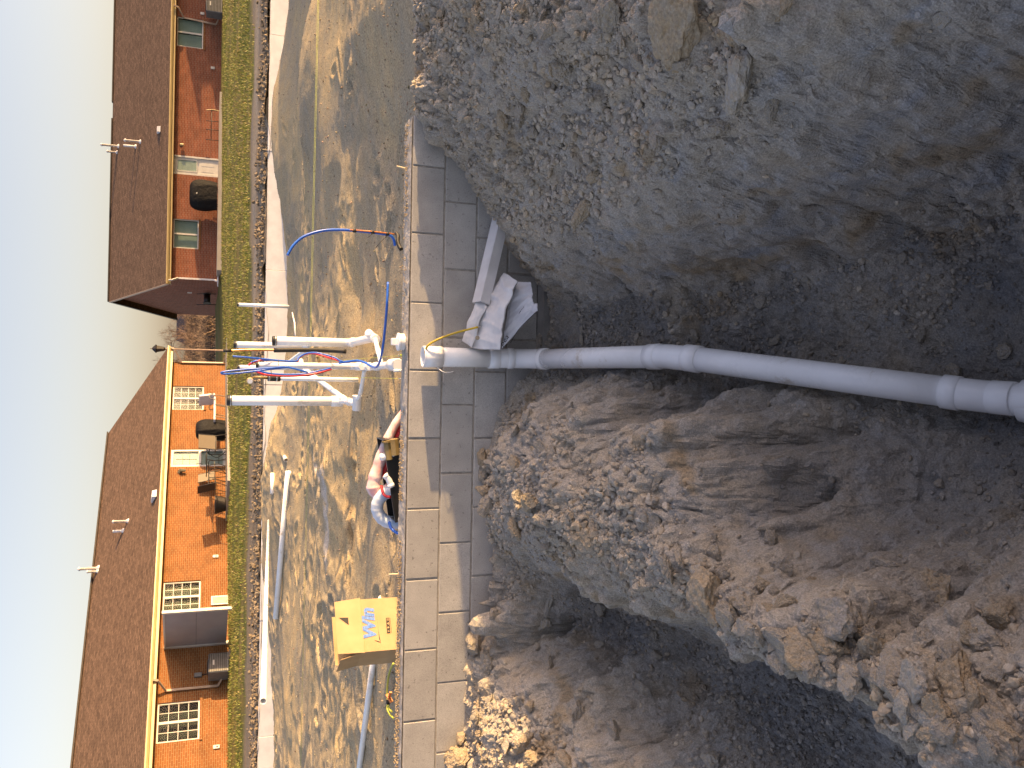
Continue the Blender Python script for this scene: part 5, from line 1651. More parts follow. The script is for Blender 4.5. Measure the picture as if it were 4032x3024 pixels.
def glass_mat():
    m, nt, N, L, B = new_mat('window glass')
    B.inputs['Base Color'].default_value = (.55, .6, .6, 1)
    B.inputs['Roughness'].default_value = .04
    B.inputs['Transmission Weight'].default_value = 0.0
    tr = N.new('ShaderNodeBsdfTransparent'); tr.inputs[0].default_value = (.82, .88, .87, 1)
    gl = N.new('ShaderNodeBsdfGlossy'); gl.inputs['Roughness'].default_value = .03
    lw = N.new('ShaderNodeLayerWeight'); lw.inputs[0].default_value = .35
    mx = N.new('ShaderNodeMixShader')
    mp = N.new('ShaderNodeMapRange'); mp.inputs[3].default_value = .003; mp.inputs[4].default_value = .03
    L.new(lw.outputs['Fresnel'], mp.inputs[0])
    L.new(mp.outputs[0], mx.inputs[0]); L.new(tr.outputs[0], mx.inputs[1]); L.new(gl.outputs[0], mx.inputs[2])
    L.new(mx.outputs[0], N['Material Output'].inputs['Surface'])
    return m


M['glass'] = glass_mat()
M['room'] = plain('dim room', (.05, .048, .045), (.035, .033, .03), scale=2, rough=.9)


class House:
    def __init__(s, name, origin, d, label, cat='house'):
        """origin at the front corner; d is the direction of the front wall (to the right); outward is -y"""
        s.o = np.array(origin, float)
        s.d = unit(np.array([d[0], d[1], 0.0]))
        s.b = np.array([-s.d[1], s.d[0], 0.0])
        s.e = empty(name, origin, math.atan2(s.d[1], s.d[0]))
        tag(s.e, label, cat)

    def hit(s, x, y, out=0.0):
        """photo pixel to house x, z on the plane 'out' metres in front of the wall"""
        r_ = ray(x, y)
        o = s.o - s.b * out
        t = ((o - _C) @ s.b) / (r_ @ s.b)
        p = _C + r_ * t - s.o
        return float(p @ s.d), float(p[2])

    def w(s, x, y, z):
        return s.o + s.d * x + s.b * y + np.array([0, 0, z])


def wall_open(h, x0, x1, z0, z1, holes, mat, th=.12, name='wall'):
    """front wall with real openings"""
    xs_ = sorted({x0, x1, *[q for hh in holes for q in hh[:2]]}); zs_ = sorted({z0, z1, *[q for hh in holes for q in hh[2:]]})
    m_ = MB()
    for a, b in zip(xs_[:-1], xs_[1:]):
        run = None
        for c, d in zip(zs_[:-1], zs_[1:]):
            mx_, mz_ = (a + b) / 2, (c + d) / 2
            solid = not any(hh[0] < mx_ < hh[1] and hh[2] < mz_ < hh[3] for hh in holes)
            if solid:
                m_.add([(a, 0, c), (b, 0, c), (b, 0, d), (a, 0, d)], [(0, 1, 2, 3)])
    for (a, b, c, d) in holes:
        m_.add([(a, 0, c), (b, 0, c), (b, 0, d), (a, 0, d), (a, th, c), (b, th, c), (b, th, d), (a, th, d)], [(0, 4, 5, 1), (1, 5, 6, 2), (2, 6, 7, 3), (3, 7, 4, 0)])
    return m_.build(name, mat, h.e)


def window(h, x0, x1, z0, z1, cols=2, rows=4, blinds=True, bmat='blinds', frame='white', grid=True, fw=.05, dep=.07, name='window'):
    """two sashes side by side, each with its own panes"""
    cx, cz = (x0 + x1) / 2, z0
    m_ = MB()
    y0, y1 = dep - .03, dep + .03
    m_.box((x0, y0, z0), (x0 + fw, y1, z1)); m_.box((x1 - fw, y0, z0), (x1, y1, z1))
    m_.box((x0 + fw, y0, z0), (x1 - fw, y1, z0 + fw)); m_.box((x0 + fw, y0, z1 - fw), (x1 - fw, y1, z1))
    xm = (x0 + x1) / 2
    m_.box((xm - fw * .8, y0, z0 + fw), (xm + fw * .8, y1, z1 - fw))
    W = m_.build(name, M[frame], h.e)
    for sgn, (a, b) in enumerate(((x0 + fw, xm - fw * .8), (xm + fw * .8, x1 - fw))):
        zb_, zt_ = z0 + fw, z1 - fw
        nx, nz = (cols, rows) if grid else (1, 1)
        mw = .018
        pw, ph = (b - a - mw * (nx - 1)) / nx, (zt_ - zb_ - mw * (nz - 1)) / nz
        if grid:
            g = MB()
            for i in range(1, nx): g.box((a + i * (pw + mw) - mw, dep - .012, zb_), (a + i * (pw + mw), dep + .012, zt_))
            for j in range(1, nz):
                for i in range(nx):
                    g.box((a + i * (pw + mw), dep - .011, zb_ + j * (ph + mw) - mw), (a + i * (pw + mw) + pw, dep + .011, zb_ + j * (ph + mw)))
            g.build('muntin', M[frame], W)
        key = None
        for i in range(nx):
            for j in range(nz):
                xa, za = a + i * (pw + mw), zb_ + j * (ph + mw)
                if key is None:
                    key = MB().box((-pw / 2, -.003, -ph / 2), (pw / 2, .003, ph / 2)).build('pane', M['glass'], W)
                    o = key
                else:
                    o = key.copy(); COL.objects.link(o)
                o.location = (xa + pw / 2, dep, za + ph / 2)
        if blinds:
            g = MB()
            k = 0
            zz = zt_
            while zz > zb_ + .03:
                g.add([(a + .01, dep + .10, zz), (b - .01, dep + .10, zz), (b - .01, dep + .115, zz - .045), (a + .01, dep + .115, zz - .045)], [(0, 1, 2, 3)])
                zz -= .042
            g.build('blinds', M[bmat], W)
    MB().box((x0 - .02, dep + .2, z0 - .02), (x1 + .02, dep + .22, z1 + .02)).build('room_shade', M['room'], W)
    # brick sill
    MB().box((x0 - .05, -.045, z0 - .09), (x1 + .05, dep, z0 - .003)).build('sill', M['brickL' if name else 'brickR'], W)
    return W


def gutter(h, x0, x1, z, out, mat='cream'):
    m_ = MB()
    m_.add([(x0, -out + .02, z - .10), (x0, -out - .07, z - .10), (x0, -out - .12, z - .03), (x0, -out - .12, z + .01), (x0, -out - .105, z + .01), (x0, -out - .105, z - .02), (x0, -out - .06, z - .085), (x0, -out + .02, z - .085)]
           + [(x1, -out + .02, z - .10), (x1, -out - .07, z - .10), (x1, -out - .12, z - .03), (x1, -out - .12, z + .01), (x1, -out - .105, z + .01), (x1, -out - .105, z - .02), (x1, -out - .06, z - .085), (x1, -out + .02, z - .085)],
           [(k, (k + 1) % 8, 8 + (k + 1) % 8, 8 + k) for k in range(8)])
    g = m_.build('gutter', M[mat], h.e)
    MB().box((x0, -out + .021, z - .20), (x1, -out + .04, z + .005)).build('fascia', M[mat], h.e)
    MB().box((x0, -out + .041, z - .20), (x1, -.002, z - .185)).build('soffit', M[mat], h.e)
    return g


def downspout(h, pts, mat='downspout', w=.075):
    m_ = MB()
    for a, b in zip(pts[:-1], pts[1:]): m_.bar(a, b, w, w * .75)
    return m_.build('downspout', M[mat], h.e)


def vent(h, x, y, z, hgt, r_=.055, flash=True, cone=True):
    v = MB().lathe((x, y, z - .15), (0, 0, 1), [(0, r_), (hgt * .85 + .15, r_), (hgt * .86 + .15, r_ * 1.35), (hgt * .93 + .15, r_ * 1.35), (hgt + .15, r_ * .3)] if cone else [(0, r_), (hgt + .15, r_)], 14).build('vent_pipe', M['vent'], h.e)
    if flash:
        MB().lathe((x, y, z - .06), (0, -.35, 1), [(0, r_ * 2.6), (.02, r_ * 2.5), (.12, r_ * 1.1)], 14).build('flashing', M['vent'], v)
    return v


# ---- left house, lit by the low sun
LZ = .27
LO = pz(892, 1430, LZ); LL = pz(898, 3024, LZ)
LH = House('brick_house', LO, (LO - LL)[:2], 'orange brick house with hipped brown roof on the left, lit by low sun')
XLFT = LH.hit(898, 3024)[0] - 6.0
def LHx(y, x=760, out=0.0): return LH.hit(x, y, out)[0]
def LHz(x, y, out=0.0): return LH.hit(x, y, out)[1]
ZE = 2.22                                     # top of wall under the soffit
# openings read from the photograph
wins = []
for (ya, yb, xs_) in ((1521, 1613, 800), (2284, 2403, 790), (2754, 2909, 785)):
    xa, xb = LHx(yb, xs_), LHx(ya, xs_)
    wins.append((xa, xb))
zsill = [LHz(802, 1567), LHz(789, 2345), LHz(786, 2830)]
zhead = ZE - .06
dx0, dx1 = LHx(1836, 800), LHx(1768, 800)
holes = [(a, b, z, zhead) for (a, b), z in zip(wins, zsill)] + [(dx0, dx1, .02, 2.12)]
wall_open(LH, XLFT, 0, -.3, ZE, holes, M['brickL'])
for (a, b), z, bl_ in zip(wins, zsill, (True, True, False)):
    window(LH, a, b, z, zhead, 2, 4, bl_)
# return wall at the right end and back
MB().add([(0, 0, -.3), (0, 9, -.3), (0, 9, ZE), (0, 0, ZE)], [(0, 1, 2, 3)]).build('end_wall', M['brickL'], LH.e)
MB().add([(XLFT, 9, -.3), (0, 9, -.3), (0, 9, ZE), (XLFT, 9, ZE), (XLFT, 0, -.3), (XLFT, 0, ZE)], [(1, 0, 3, 2), (0, 4, 5, 3)]).build('back_wall', M['brickL'], LH.e)
# soldier course band
m_ = MB(); k = XLFT
MB().box((XLFT, -.012, .40), (dx0 - .02, .0, .60)).build('rowlock_band', M['brickL'], LH.e)
MB().box((dx1 + .02, -.012, .40), (-.001, .0, .60)).build('rowlock_band', M['brickL'], LH.e)
# storm door
D = MB()
D.box((dx0, .02, .02), (dx0 + .09, .10, 2.12)); D.box((dx1 - .09, .02, .02), (dx1, .10, 2.12)); D.box((dx0 + .09, .02, 2.02), (dx1 - .09, .10, 2.12)); D.box((dx0 + .09, .02, .02), (dx1 - .09, .10, .16)); D.box((dx0 + .09, .02, .98), (dx1 - .09, .10, 1.08))
Do = D.build('storm_door', M['white'], LH.e)
MB().box((dx0 + .09, .05, 1.08), (dx1 - .09, .056, 2.02)).build('pane', M['glass'], Do)
MB().box((dx0 + .09, .05, .16), (dx1 - .09, .056, .98)).build('pane', M['glass'], Do)
ID = MB(); ID.box((dx0 + .09, .11, .02), (dx1 - .09, .15, 2.04))
ID.build('inner_door', M['white'], Do)
g = MB()
for i in range(1, 3): g.box((dx0 + .2, .095, 1.15 + i * .26), (dx1 - .2, .109, 1.165 + i * .26))
g.box(((dx0 + dx1) / 2 - .008, .094, 1.15), ((dx0 + dx1) / 2 + .008, .1085, 1.93))
g.box((dx0 + .2, .095, .3), (dx1 - .2, .109, .32)); g.box((dx0 + .2, .095, .8), (dx1 - .2, .109, .82)); g.build('muntin', M['blinds'], Do)
MB().tube([(dx0 + .11, .0, .95), (dx0 + .11, -.03, 1.0), (dx0 + .11, -.03, 1.12), (dx0 + .11, .0, 1.16)], .012, 8).build('handle', M['iron'], Do)
# roof: hip at the right, ridge beyond
OUT = .42
zeave = ZE + .20
run = 5.4
# ridge height from the photograph at the plane of the ridge
rx_r, zr_ = LH.hit(426, 1706, -run)
rx_l, zr_l = LH.hit(283, 3024, -run)
zr = (zr_ + zr_l) / 2
ex = .45
xr0 = rx_r
zt_ = zeave + .02
roofm = MB()
th_ = .05
Rv = [(XLFT, -OUT, zt_), (ex, -OUT, zt_), (xr0, run, zr), (XLFT, run, zr), (ex, 2 * run + OUT, zt_), (XLFT, 2 * run + OUT, zt_)]
roofm.add(Rv + [(x, y, z - th_) for x, y, z in Rv], [(0, 1, 2, 3), (1, 4, 2), (3, 2, 4, 5), (6, 9, 8, 7), (7, 8, 10), (9, 11, 10, 8), (0, 6, 7, 1), (1, 7, 10, 4), (4, 10, 11, 5), (5, 11, 9, 3, ), (3, 9, 6, 0)])
LR = roofm.build('roof', M['shingle'], LH.e)
mr = MB(); mr.bar((XLFT, run, zr + .02), (xr0, run, zr + .02), .26, .06); mr.build('ridge_cap', M['ridge'], LR)
gutter(LH, XLFT, ex + .02, zeave, OUT)
MB().box((ex - .01, -OUT, zeave - .20), (ex + .03, 2 * run + OUT, zeave + .01)).build('fascia', M['cream'], LH.e)
MB().box((.001, -OUT + .04, zeave - .20), (ex - .011, 2 * run, zeave - .185)).build('soffit', M['cream'], LH.e)


def on_roof(x, y):
    """photo pixel to a point on the front roof plane of the left house"""
    r_ = ray(x, y)
    p0 = LH.w(0, -OUT, zt_); p1 = LH.w(0, run, zr); p2 = LH.w(1, -OUT, zt_)
    n_ = np.cross(p1 - p0, p2 - p0)
    t = ((p0 - _C) @ n_) / (r_ @ n_)
    q = _C + r_ * t - LH.o
    return float(q @ LH.d), float(q @ LH.b), float(q[2])


def vent_px(bx_, by_, tx_, h, fn, **kw):
    x, y, z = fn(bx_, by_)
    q = np.array([x, y, z])
    hg = abs(tx_ - bx_) / pxm(h.w(x, y, z)) 
    return vent(h, x, y, z, hg, **kw)


vent_px(503, 2052, 446, LH, on_roof, r_=.05)
vent_px(484, 2091, 447, LH, on_roof, r_=.05, cone=False)
vent_px(386, 2237, 312, LH, on_roof, r_=.06)
vent_px(384, 2250, 344, LH, on_roof, r_=.045)
x, y, z = on_roof(612, 1953)
MB().add([(x - .16, y - .2, z - .05), (x + .16, y - .2, z - .05), (x + .16, y + .25, z + .12), (x - .16, y + .25, z + .12), (x - .14, y - .16, z + .12), (x + .14, y - .16, z + .12), (x + .14, y + .2, z + .16), (x - .14, y + .2, z + .16)],
         [(0, 3, 2, 1), (4, 5, 6, 7), (0, 1, 5, 4), (1, 2, 6, 5), (2, 3, 7, 6), (3, 0, 4, 7)]).build('box_vent', M['vent'], LR)
# corner downspout and the one by the left window
downspout(LH, [(ex - .05, -OUT - .06, zeave - .1), (ex - .12, -OUT - .04, zeave - .25), (-.06, -.06, zeave - .55), (-.06, -.06, .12), (.15, -.35, .03), (.75, -.75, -.02)])
xd = LHx(2710, 760, .05)
downspout(LH, [(xd + .22, -OUT - .06, zeave - .1), (xd + .2, -OUT - .02, zeave - .25), (xd, -.06, zeave - .50), (xd, -.06, .32), (xd + .35, -.45, .06), (xd + .75, -1.1, -.04)])
# wall lantern, outlets, meter
x, z = LH.hit(710, 1860)
ln = MB().box((x - .04, -.02, z - .06), (x + .04, -.001, z + .10)).build('lantern', M['iron'], LH.e)
MB().tube([(x, -.01, z + .05), (x, -.09, z + .10), (x, -.13, z + .06)], .012, 8).build('arm', M['iron'], ln)
MB().lathe((x, -.13, z - .20), (0, 0, 1), [(0, .02), (.01, .05), (.19, .075), (.20, .09), (.27, .02)], 6, False).build('lamp_glass', M['blinds'], ln)
for (px_1, py_1, w_, h_) in ((849, 2192, .06, .10), (852, 2942, .06, .10)):
    x, z = LH.hit(px_1, py_1)
    ob_ = MB().box((x - w_, -.05, z - h_), (x + w_, -.001, z + h_), .01).build('outlet_cover', M['white'], LH.e)
    MB().box((x - .02, -.056, z - .05), (x + .02, -.0505, z + .01)).build('outlet', M['iron'], ob_)
x, z = LH.hit(780, 2660)
mt = MB().box((x - .07, -.09, z - .12), (x + .07, -.001, z + .12), .01).build('disconnect_box', M['grey'], LH.e)
MB().tube([(x + .01, -.04, z - .12), (x + .01, -.04, z - .45), (x + .03, -.06, z - .75)], .015, 8).build('conduit', M['iron'], mt)
x, z = LH.hit(866, 2378)
wf = MB().box((x - .05, -.06, z - .30), (x + .30, -.02, z + .30)).build('basement_window', M['white'], LH.e)
MB().box((x, -.068, z - .25), (x + .25, -.0605, z + .25)).build('pane', M['glass'], wf)
# privacy screen between the patios
ps = 2.45
xp, _z = LH.hit(700, 2549)
za, zb_ = LH.hit(672, 2551)[1], -.2
SCR = tag(empty('privacy_screen', LH.w(xp, 0, 0), math.atan2(LH.d[1], LH.d[0])), 'tall grey lavender privacy panel projecting from the orange brick house', 'screen')
MB().box((-.02, -ps, .05), (.02, -.02, 1.98)).build('panel', M['screen'], SCR)
MB().box((-.05, -ps - .09, -.35), (.05, -ps, 2.06)).build('post', M['white'], SCR)
MB().box((-.05, -.12, -.2), (.045, -.021, 2.05)).build('post', M['white'], SCR)
MB().box((-.035, -ps, 1.981), (.035, -.125, 2.04)).build('top_rail', M['white'], SCR)
MB().box((-.024, -ps + .02, 1.02), (-.0205, -.13, 1.035)).build('seam', M['grey'], SCR)


# air conditioners
def ac_unit(h, x, y, z, s, lab):
    a = tag(empty('air_conditioner', h.w(x, y, z), math.atan2(h.d[1], h.d[0])), lab, 'air conditioner', 'air conditioners')
    MB().box((-s, -s, 0), (s, s, s * 1.9), .03).build('case', M['grey'], a)
    g = MB()
    for k in range(10): g.box((-s * .9, -s - .012, .08 + k * s * .17), (s * .9, -s - .001, .11 + k * s * .17))
    g.build('louvre', M['iron'], a)
    MB().lathe((0, 0, s * 1.9), (0, 0, 1), [(0, s * .8), (.02, s * .8), (.04, s * .5)], 18).build('fan_grille', M['iron'], a)
    MB().box((-s * .25, -s - .016, s * 1.35), (s * .25, -s - .0125, s * 1.5)).build('plate', M['white'], a)
    return a


x, z = LH.hit(888, 2590, .9)
ac_unit(LH, x - .1, -.5, -.02, .34, 'grey louvred air conditioner between the privacy panel and a downspout')

# patio in front of the left house
xa, xb = LHx(2010, 895, .4), LHx(1440, 895, .4)
SLAB_Z = .06
tag(MB().box((xa - .2, -2.6, -.4), (xb + .3, -.002, SLAB_Z)).build('patio_slab', M['patio'], None), kind='structure')
ps_ = bpy.data.objects['patio_slab']; ps_.location = LH.o; ps_.rotation_euler = (0, 0, math.atan2(LH.d[1], LH.d[0]))


def at_patio(h, x, y, out, rz, name, lab, cat, group=None, z=SLAB_Z):
    X, _ = h.hit(x, y, out)
    return tag(empty(name, h.w(X, -out, z), math.atan2(h.d[1], h.d[0]) + rz), lab, cat, group)


def grill(e, w_, d_, h_, seed, strap=False):
    """a barbecue under its black cover: domed top, folds running down"""
    r_ = np.random.default_rng(seed)
    nu, nz = 40, 16
    V, F = [], []
    for j in range(nz):
        t = j / (nz - 1)
        for i in range(nu):
            an = 2 * math.pi * i / nu
            sx_ = (abs(math.cos(an)) ** .75) * math.copysign(1, math.cos(an)); sy_ = (abs(math.sin(an)) ** .75) * math.copysign(1, math.sin(an))
            top = 1.0 if t < .6 else math.sqrt(max(0, 1 - ((t - .6) / .405) ** 2))
            fold = 1 + .05 * math.sin(an * 7 + seed) * (1 - t) + .03 * math.sin(an * 13 + 2 * t * 3)
            wid = (.92 + .12 * math.sin(t * 2.6)) * (.12 + .88 * top) * fold
            V.append((w_ * sx_ * wid, d_ * sy_ * wid * (.6 + .4 * top), .03 + h_ * (t if t < .6 else .6 + .4 * math.sin((t - .6) / .4 * math.pi / 2))))
    F = [(j * nu + i, j * nu + (i + 1) % nu, (j + 1) * nu + (i + 1) % nu, (j + 1) * nu + i) for j in range(nz - 1) for i in range(nu)]
    m_ = MB(); m_.add(V, F, True); m_.f.append(tuple((nz - 1) * nu + k for k in range(nu))); m_.sm.append(True)
    m_.build('cover', M['cover'], e)
    for sx_ in (-1, 1):
        for sy_ in (-1, 1): MB().box((sx_ * w_ * .6 - .02, sy_ * d_ * .5 - .02, 0), (sx_ * w_ * .6 + .02, sy_ * d_ * .5 + .02, .1)).build('leg', M['iron'], e)


g1 = at_patio(LH, 880, 1693, 1.0, 0, 'covered_grill', 'barbecue under a rounded black cover between chair and white cushion', 'grill', 'covered grills')
grill(g1, .42, .33, 1.12, 3)


def sling_chair(e, mat, frame='iron'):
    MB().add([(-.27, -.24, .42), (.27, -.24, .42), (.27, .22, .38), (-.27, .22, .38), (-.27, -.24, .435), (.27, -.24, .435), (.27, .22, .395), (-.27, .22, .395)],
             [(0, 3, 2, 1), (4, 5, 6, 7), (0, 1, 5, 4), (1, 2, 6, 5), (2, 3, 7, 6), (3, 0, 4, 7)]).build('seat', M[mat], e)
    MB().add([(-.27, .235, .42), (.27, .235, .42), (.27, .38, 1.02), (-.27, .38, 1.02), (-.27, .25, .42), (.27, .25, .42), (.27, .395, 1.02), (-.27, .395, 1.02)],
             [(0, 1, 2, 3), (7, 6, 5, 4), (0, 4, 5, 1), (1, 5, 6, 2), (2, 6, 7, 3), (3, 7, 4, 0)]).build('backrest', M[mat], e)
    for s_ in (-1, 1):
        MB().tube([(s_ * .285, -.28, 0), (s_ * .285, -.25, .42), (s_ * .285, -.25, .62)], .014, 8).build('leg', M[frame], e)
        MB().tube([(s_ * .285, .36, 0), (s_ * .285, .23, .40), (s_ * .285, .39, 1.03)], .014, 8).build('leg', M[frame], e)
        MB().tube(smooth_path([(s_ * .285, -.25, .62), (s_ * .30, -.1, .645), (s_ * .285, .28, .62)], 4), .016, 8).build('armrest', M[frame], e)


c1 = at_patio(LH, 900, 1752, 1.9, math.radians(165), 'sling_chair', 'tan sling patio chair with its back to the lawn, nearest the covered grill', 'chair', 'patio chairs')
sling_chair(c1, 'sling')
c2 = at_patio(LH, 900, 1890, 1.7, math.radians(80), 'sling_chair', 'brown sling patio chair seen from the side, left of the table', 'chair', 'patio chairs')
sling_chair(c2, 'browncloth')
c3 = at_patio(LH, 898, 1850, .7, math.radians(20), 'sling_chair', 'grey tan patio chair half hidden behind the patio table', 'chair', 'patio chairs')
sling_chair(c3, 'sling')
tb = at_patio(LH, 900, 1820, 1.5, 0, 'patio_table', 'dark metal patio table between the sling chairs', 'table')
MB().lathe((0, 0, .70), (0, 0, 1), [(0, .5), (.01, .55), (.03, .55), (.035, .5)], 28).build('table_top', M['iron'], tb)
for k in range(4):
    an = k * math.pi / 2 + .6
    MB().tube(smooth_path([(.46 * math.cos(an), .46 * math.sin(an), 0), (.2 * math.cos(an), .2 * math.sin(an), .35), (.4 * math.cos(an), .4 * math.sin(an), .70)], 4), .014, 8).build('leg', M['iron'], tb)
bn = at_patio(LH, 895, 1985, .7, 0, 'planter_tub', 'low dark planter tub against the brick left of the chairs', 'planter')
MB().lathe((0, 0, 0), (0, 0, 1), [(0, .26), (.06, .27), (.36, .34), (.40, .35), (.40, .31), (.36, .30)], 20).build('tub', M['iron'], bn)
MB().lathe((0, 0, .34), (0, 0, 1), [(0, .29), (.02, .22), (.03, .05)], 16).build('soil', M['grey'], bn)
ls = at_patio(LH, 893, 1600, 1.2, 0, 'chaise_lounge', 'chaise lounge with white cushion and thin tan legs under the right window', 'lounge chair')
MB().box((-.95, -.3, .40), (.28, .3, .48), .02).build('seat_cushion', M['cushion'], ls)
MB().obox((.36, 0, .74), np.array([.045, 0, .012]), (0, .3, 0), np.array([-.05, 0, .30])).build('back_cushion', M['cushion'], ls)
for x_1 in (-.85, -.2, .3):
    for s_ in (-1, 1): MB().tube(smooth_path([(x_1 - .06, s_ * .32, 0), (x_1, s_ * .32, .2), (x_1 + .04, s_ * .32, .42)], 4), .016, 8).build('leg', M['sling'], ls)
for s_ in (-1, 1): MB().tube(smooth_path([(.1, s_ * .33, .42), (.12, s_ * .34, .62), (.3, s_ * .34, .64), (.42, s_ * .33, .5)], 4), .016, 8).build('armrest', M['sling'], ls)

# yard lamp at the corner of the left house
lp0 = py(905, 1381, 41.5); lp1 = py(652, 1381, 41.5)
lamp = tag(empty('lamp_post', (lp0[0], lp0[1], lp0[2] - .3)), 'slender lamp post with black lantern between the two houses', 'street lamp')
hp = lp1[2] - lp0[2] + .3
MB().lathe((0, 0, 0), (0, 0, 1), [(0, .09), (.25, .08), (.3, .04), (hp, .034)], 12).build('pole', M['downspout'], lamp)
lt = MB().lathe((0, 0, hp), (0, 0, 1), [(0, .05), (.05, .09), (.08, .11), (.36, .17), (.38, .2), (.40, .22), (.52, .09), (.56, .03), (.64, .015)], 6, False).build('lantern', M['iron'], lamp)
MB().box((-.30, -.02, hp - .25), (.30, .02, hp - .22)).build('ladder_bar', M['iron'], lamp)

# ---- right house
RB = py(856, 1107, 43.4); RE = py(880, 0, 44.0)
RZ = RB[2]
RH = House('brick_house', RB, (RE - RB)[:2], 'red brick house with gabled brown roof on the right, mostly in shade')
XR2 = RH.hit(880, 0)[0] + 3.5
ZE2 = RH.hit(671, 700, .5)[1] - .1

def RHx(y, x=760, out=0.0): return RH.hit(x, y, out)[0]
def RHz(x, y, out=0.0): return RH.hit(x, y, out)[1]
w2 = []
for (ya, yb, xs_) in ((867, 981, 775), (77, 192, 790)):
    w2.append((RHx(yb, xs_), RHx(ya, xs_)))
zs2 = [RHz(782, 925), RHz(800, 135)]
rdx0, rdx1 = RHx(691, 770), RHx(617, 770)
hd2 = ZE2 - .05
holes2 = [(a, b, z, hd2) for (a, b), z in zip(w2, zs2)] + [(rdx0, rdx1, .03, 2.28)]
wall_open(RH, 0, XR2, -.3, ZE2, holes2, M['brickR'])
for (a, b), z in zip(w2, zs2):
    window(RH, a, b, z, hd2, 2, 4, True, bmat='pale_blinds', grid=False)
MB().box((0.001, -.012, .42), (rdx0 - .02, .0, .62)).build('rowlock_band', M['brickR'], RH.e)
MB().box((rdx1 + .02, -.012, .42), (XR2, .0, .62)).build('rowlock_band', M['brickR'], RH.e)
# entry door with half light
D = MB(); D.box((rdx0, .0, .03), (rdx0 + .08, .1, 2.28)); D.box((rdx1 - .08, .0, .03), (rdx1, .1, 2.28)); D.box((rdx0 + .08, .0, 2.2), (rdx1 - .08, .1, 2.28))
Do = D.build('entry_door', M['white'], RH.e)
MB().box((rdx0 + .08, .05, .03), (rdx1 - .08, .1, 2.2)).build('door_leaf', M['white'], Do)
gx0, gx1 = rdx0 + .2, rdx1 - .2
g = MB(); g.box((gx0 - .04, .03, .98), (gx1 + .04, .049, 1.02)); g.box((gx0 - .04, .03, 1.86), (gx1 + .04, .049, 1.90)); g.box((gx0 - .04, .03, 1.02), (gx0, .049, 1.86)); g.box((gx1, .03, 1.02), (gx1 + .04, .049, 1.86)); g.build('light_frame', M['white'], Do)
MB().box((gx0, .04, 1.02), (gx1, .048, 1.86)).build('pane', M['glass'], Do)
for a in ((gx0, (gx0 + gx1) / 2 - .03), ((gx0 + gx1) / 2 + .03, gx1)): MB().box((a[0], .043, .25), (a[1], .049, .80)).build('door_panel', M['white'], Do)
MB().lathe((rdx1 - .13, .049, .97), (0, -1, 0), [(0, .02), (.03, .015), (.04, .03), (.07, .03)], 12).build('door_knob', M['steel'], Do)
MB().lathe((rdx1 - .13, .049, 1.12), (0, -1, 0), [(0, .03), (.02, .03)], 12).build('deadbolt', M['steel'], Do)
# gable end and roof
DEP = 14.6
zr2 = RH.hit(428, 1160, -DEP / 2)[1]
MB().add([(0, 0, -.3), (0, DEP, -.3), (0, DEP, ZE2 + .1), (0, DEP / 2, zr2 - .12), (0, 0, ZE2 + .1)], [(0, 4, 3, 2, 1)]).build('gable_wall', M['brickR'], RH.e)
MB().add([(0, DEP, -.3), (XR2, DEP, -.3), (XR2, DEP, ZE2), (0, DEP, ZE2), (XR2, 0, -.3), (XR2, 0, ZE2)], [(0, 1, 2, 3), (1, 4, 5, 2)]).build('back_wall', M['brickR'], RH.e)
ze2 = ZE2 + .2
ov = .3
m_ = MB()
Rv = [(-ov, -OUT, ze2 + .02), (XR2 + ov, -OUT, ze2 + .02), (XR2 + ov, DEP / 2, zr2), (-ov, DEP / 2, zr2), (XR2 + ov, DEP + OUT, ze2 + .02), (-ov, DEP + OUT, ze2 + .02)]
m_.add(Rv + [(x, y, z - .05) for x, y, z in Rv], [(0, 1, 2, 3), (3, 2, 4, 5), (6, 9, 8, 7), (9, 11, 10, 8), (0, 6, 7, 1), (1, 7, 8, 2), (2, 8, 10, 4), (4, 10, 11, 5), (5, 11, 9, 3), (3, 9, 6, 0)])
RR = m_.build('roof', M['shingle'], RH.e)
mr = MB(); mr.bar((-ov, DEP / 2, zr2 + .02), (XR2 * .56, DEP / 2, zr2 + .02), .26, .06); mr.bar((XR2 * .56 + .9, DEP / 2, zr2 + .02), (XR2, DEP / 2, zr2 + .02), .26, .06); mr.build('ridge_vent', M['ridge'], RR)
for sgn, (ya, yb) in enumerate(((-OUT, DEP / 2), (DEP + OUT, DEP / 2))):
    m_ = MB(); m_.bar((-ov - .02, ya, ze2 - .07), (-ov - .02, yb, zr2 - .09), .03, .17); m_.build('rake_board', M['downspout' if sgn == 0 else 'iron'], RH.e)
gutter(RH, -ov, XR2, ze2, OUT)
downspout(RH, [(-.15, -OUT - .06, ze2 - .1), (-.12, -OUT, ze2 - .25), (.04, -.06, ze2 - .5), (.04, -.06, .15), (-.05, -.35, .03)], 'vent')
bw_ = MB(); bw_.lathe((-.08, -.5, -.04), (0, 0, 1), [(0, .26), (.05, .24), (.06, .1)], 14); bw_.build('splash_block', M['vent'], RH.e)
xd = RHx(88, 790, .05)
downspout(RH, [(xd + .45, -OUT - .06, ze2 - .1), (xd + .4, -OUT - .02, ze2 - .3), (xd + .1, -.06, ze2 - .55), (xd, -.06, .25), (xd + .5, -.35, .05)])


def on_roof2(x, y):
    r_ = ray(x, y)
    p0 = RH.w(0, -OUT, ze2 + .02); p1 = RH.w(0, DEP / 2, zr2); p2 = RH.w(1, -OUT, ze2 + .02)
    n_ = np.cross(p1 - p0, p2 - p0)
    t = ((p0 - _C) @ n_) / (r_ @ n_)
    q = _C + r_ * t - RH.o
    return float(q @ RH.d), float(q @ RH.b), float(q[2])


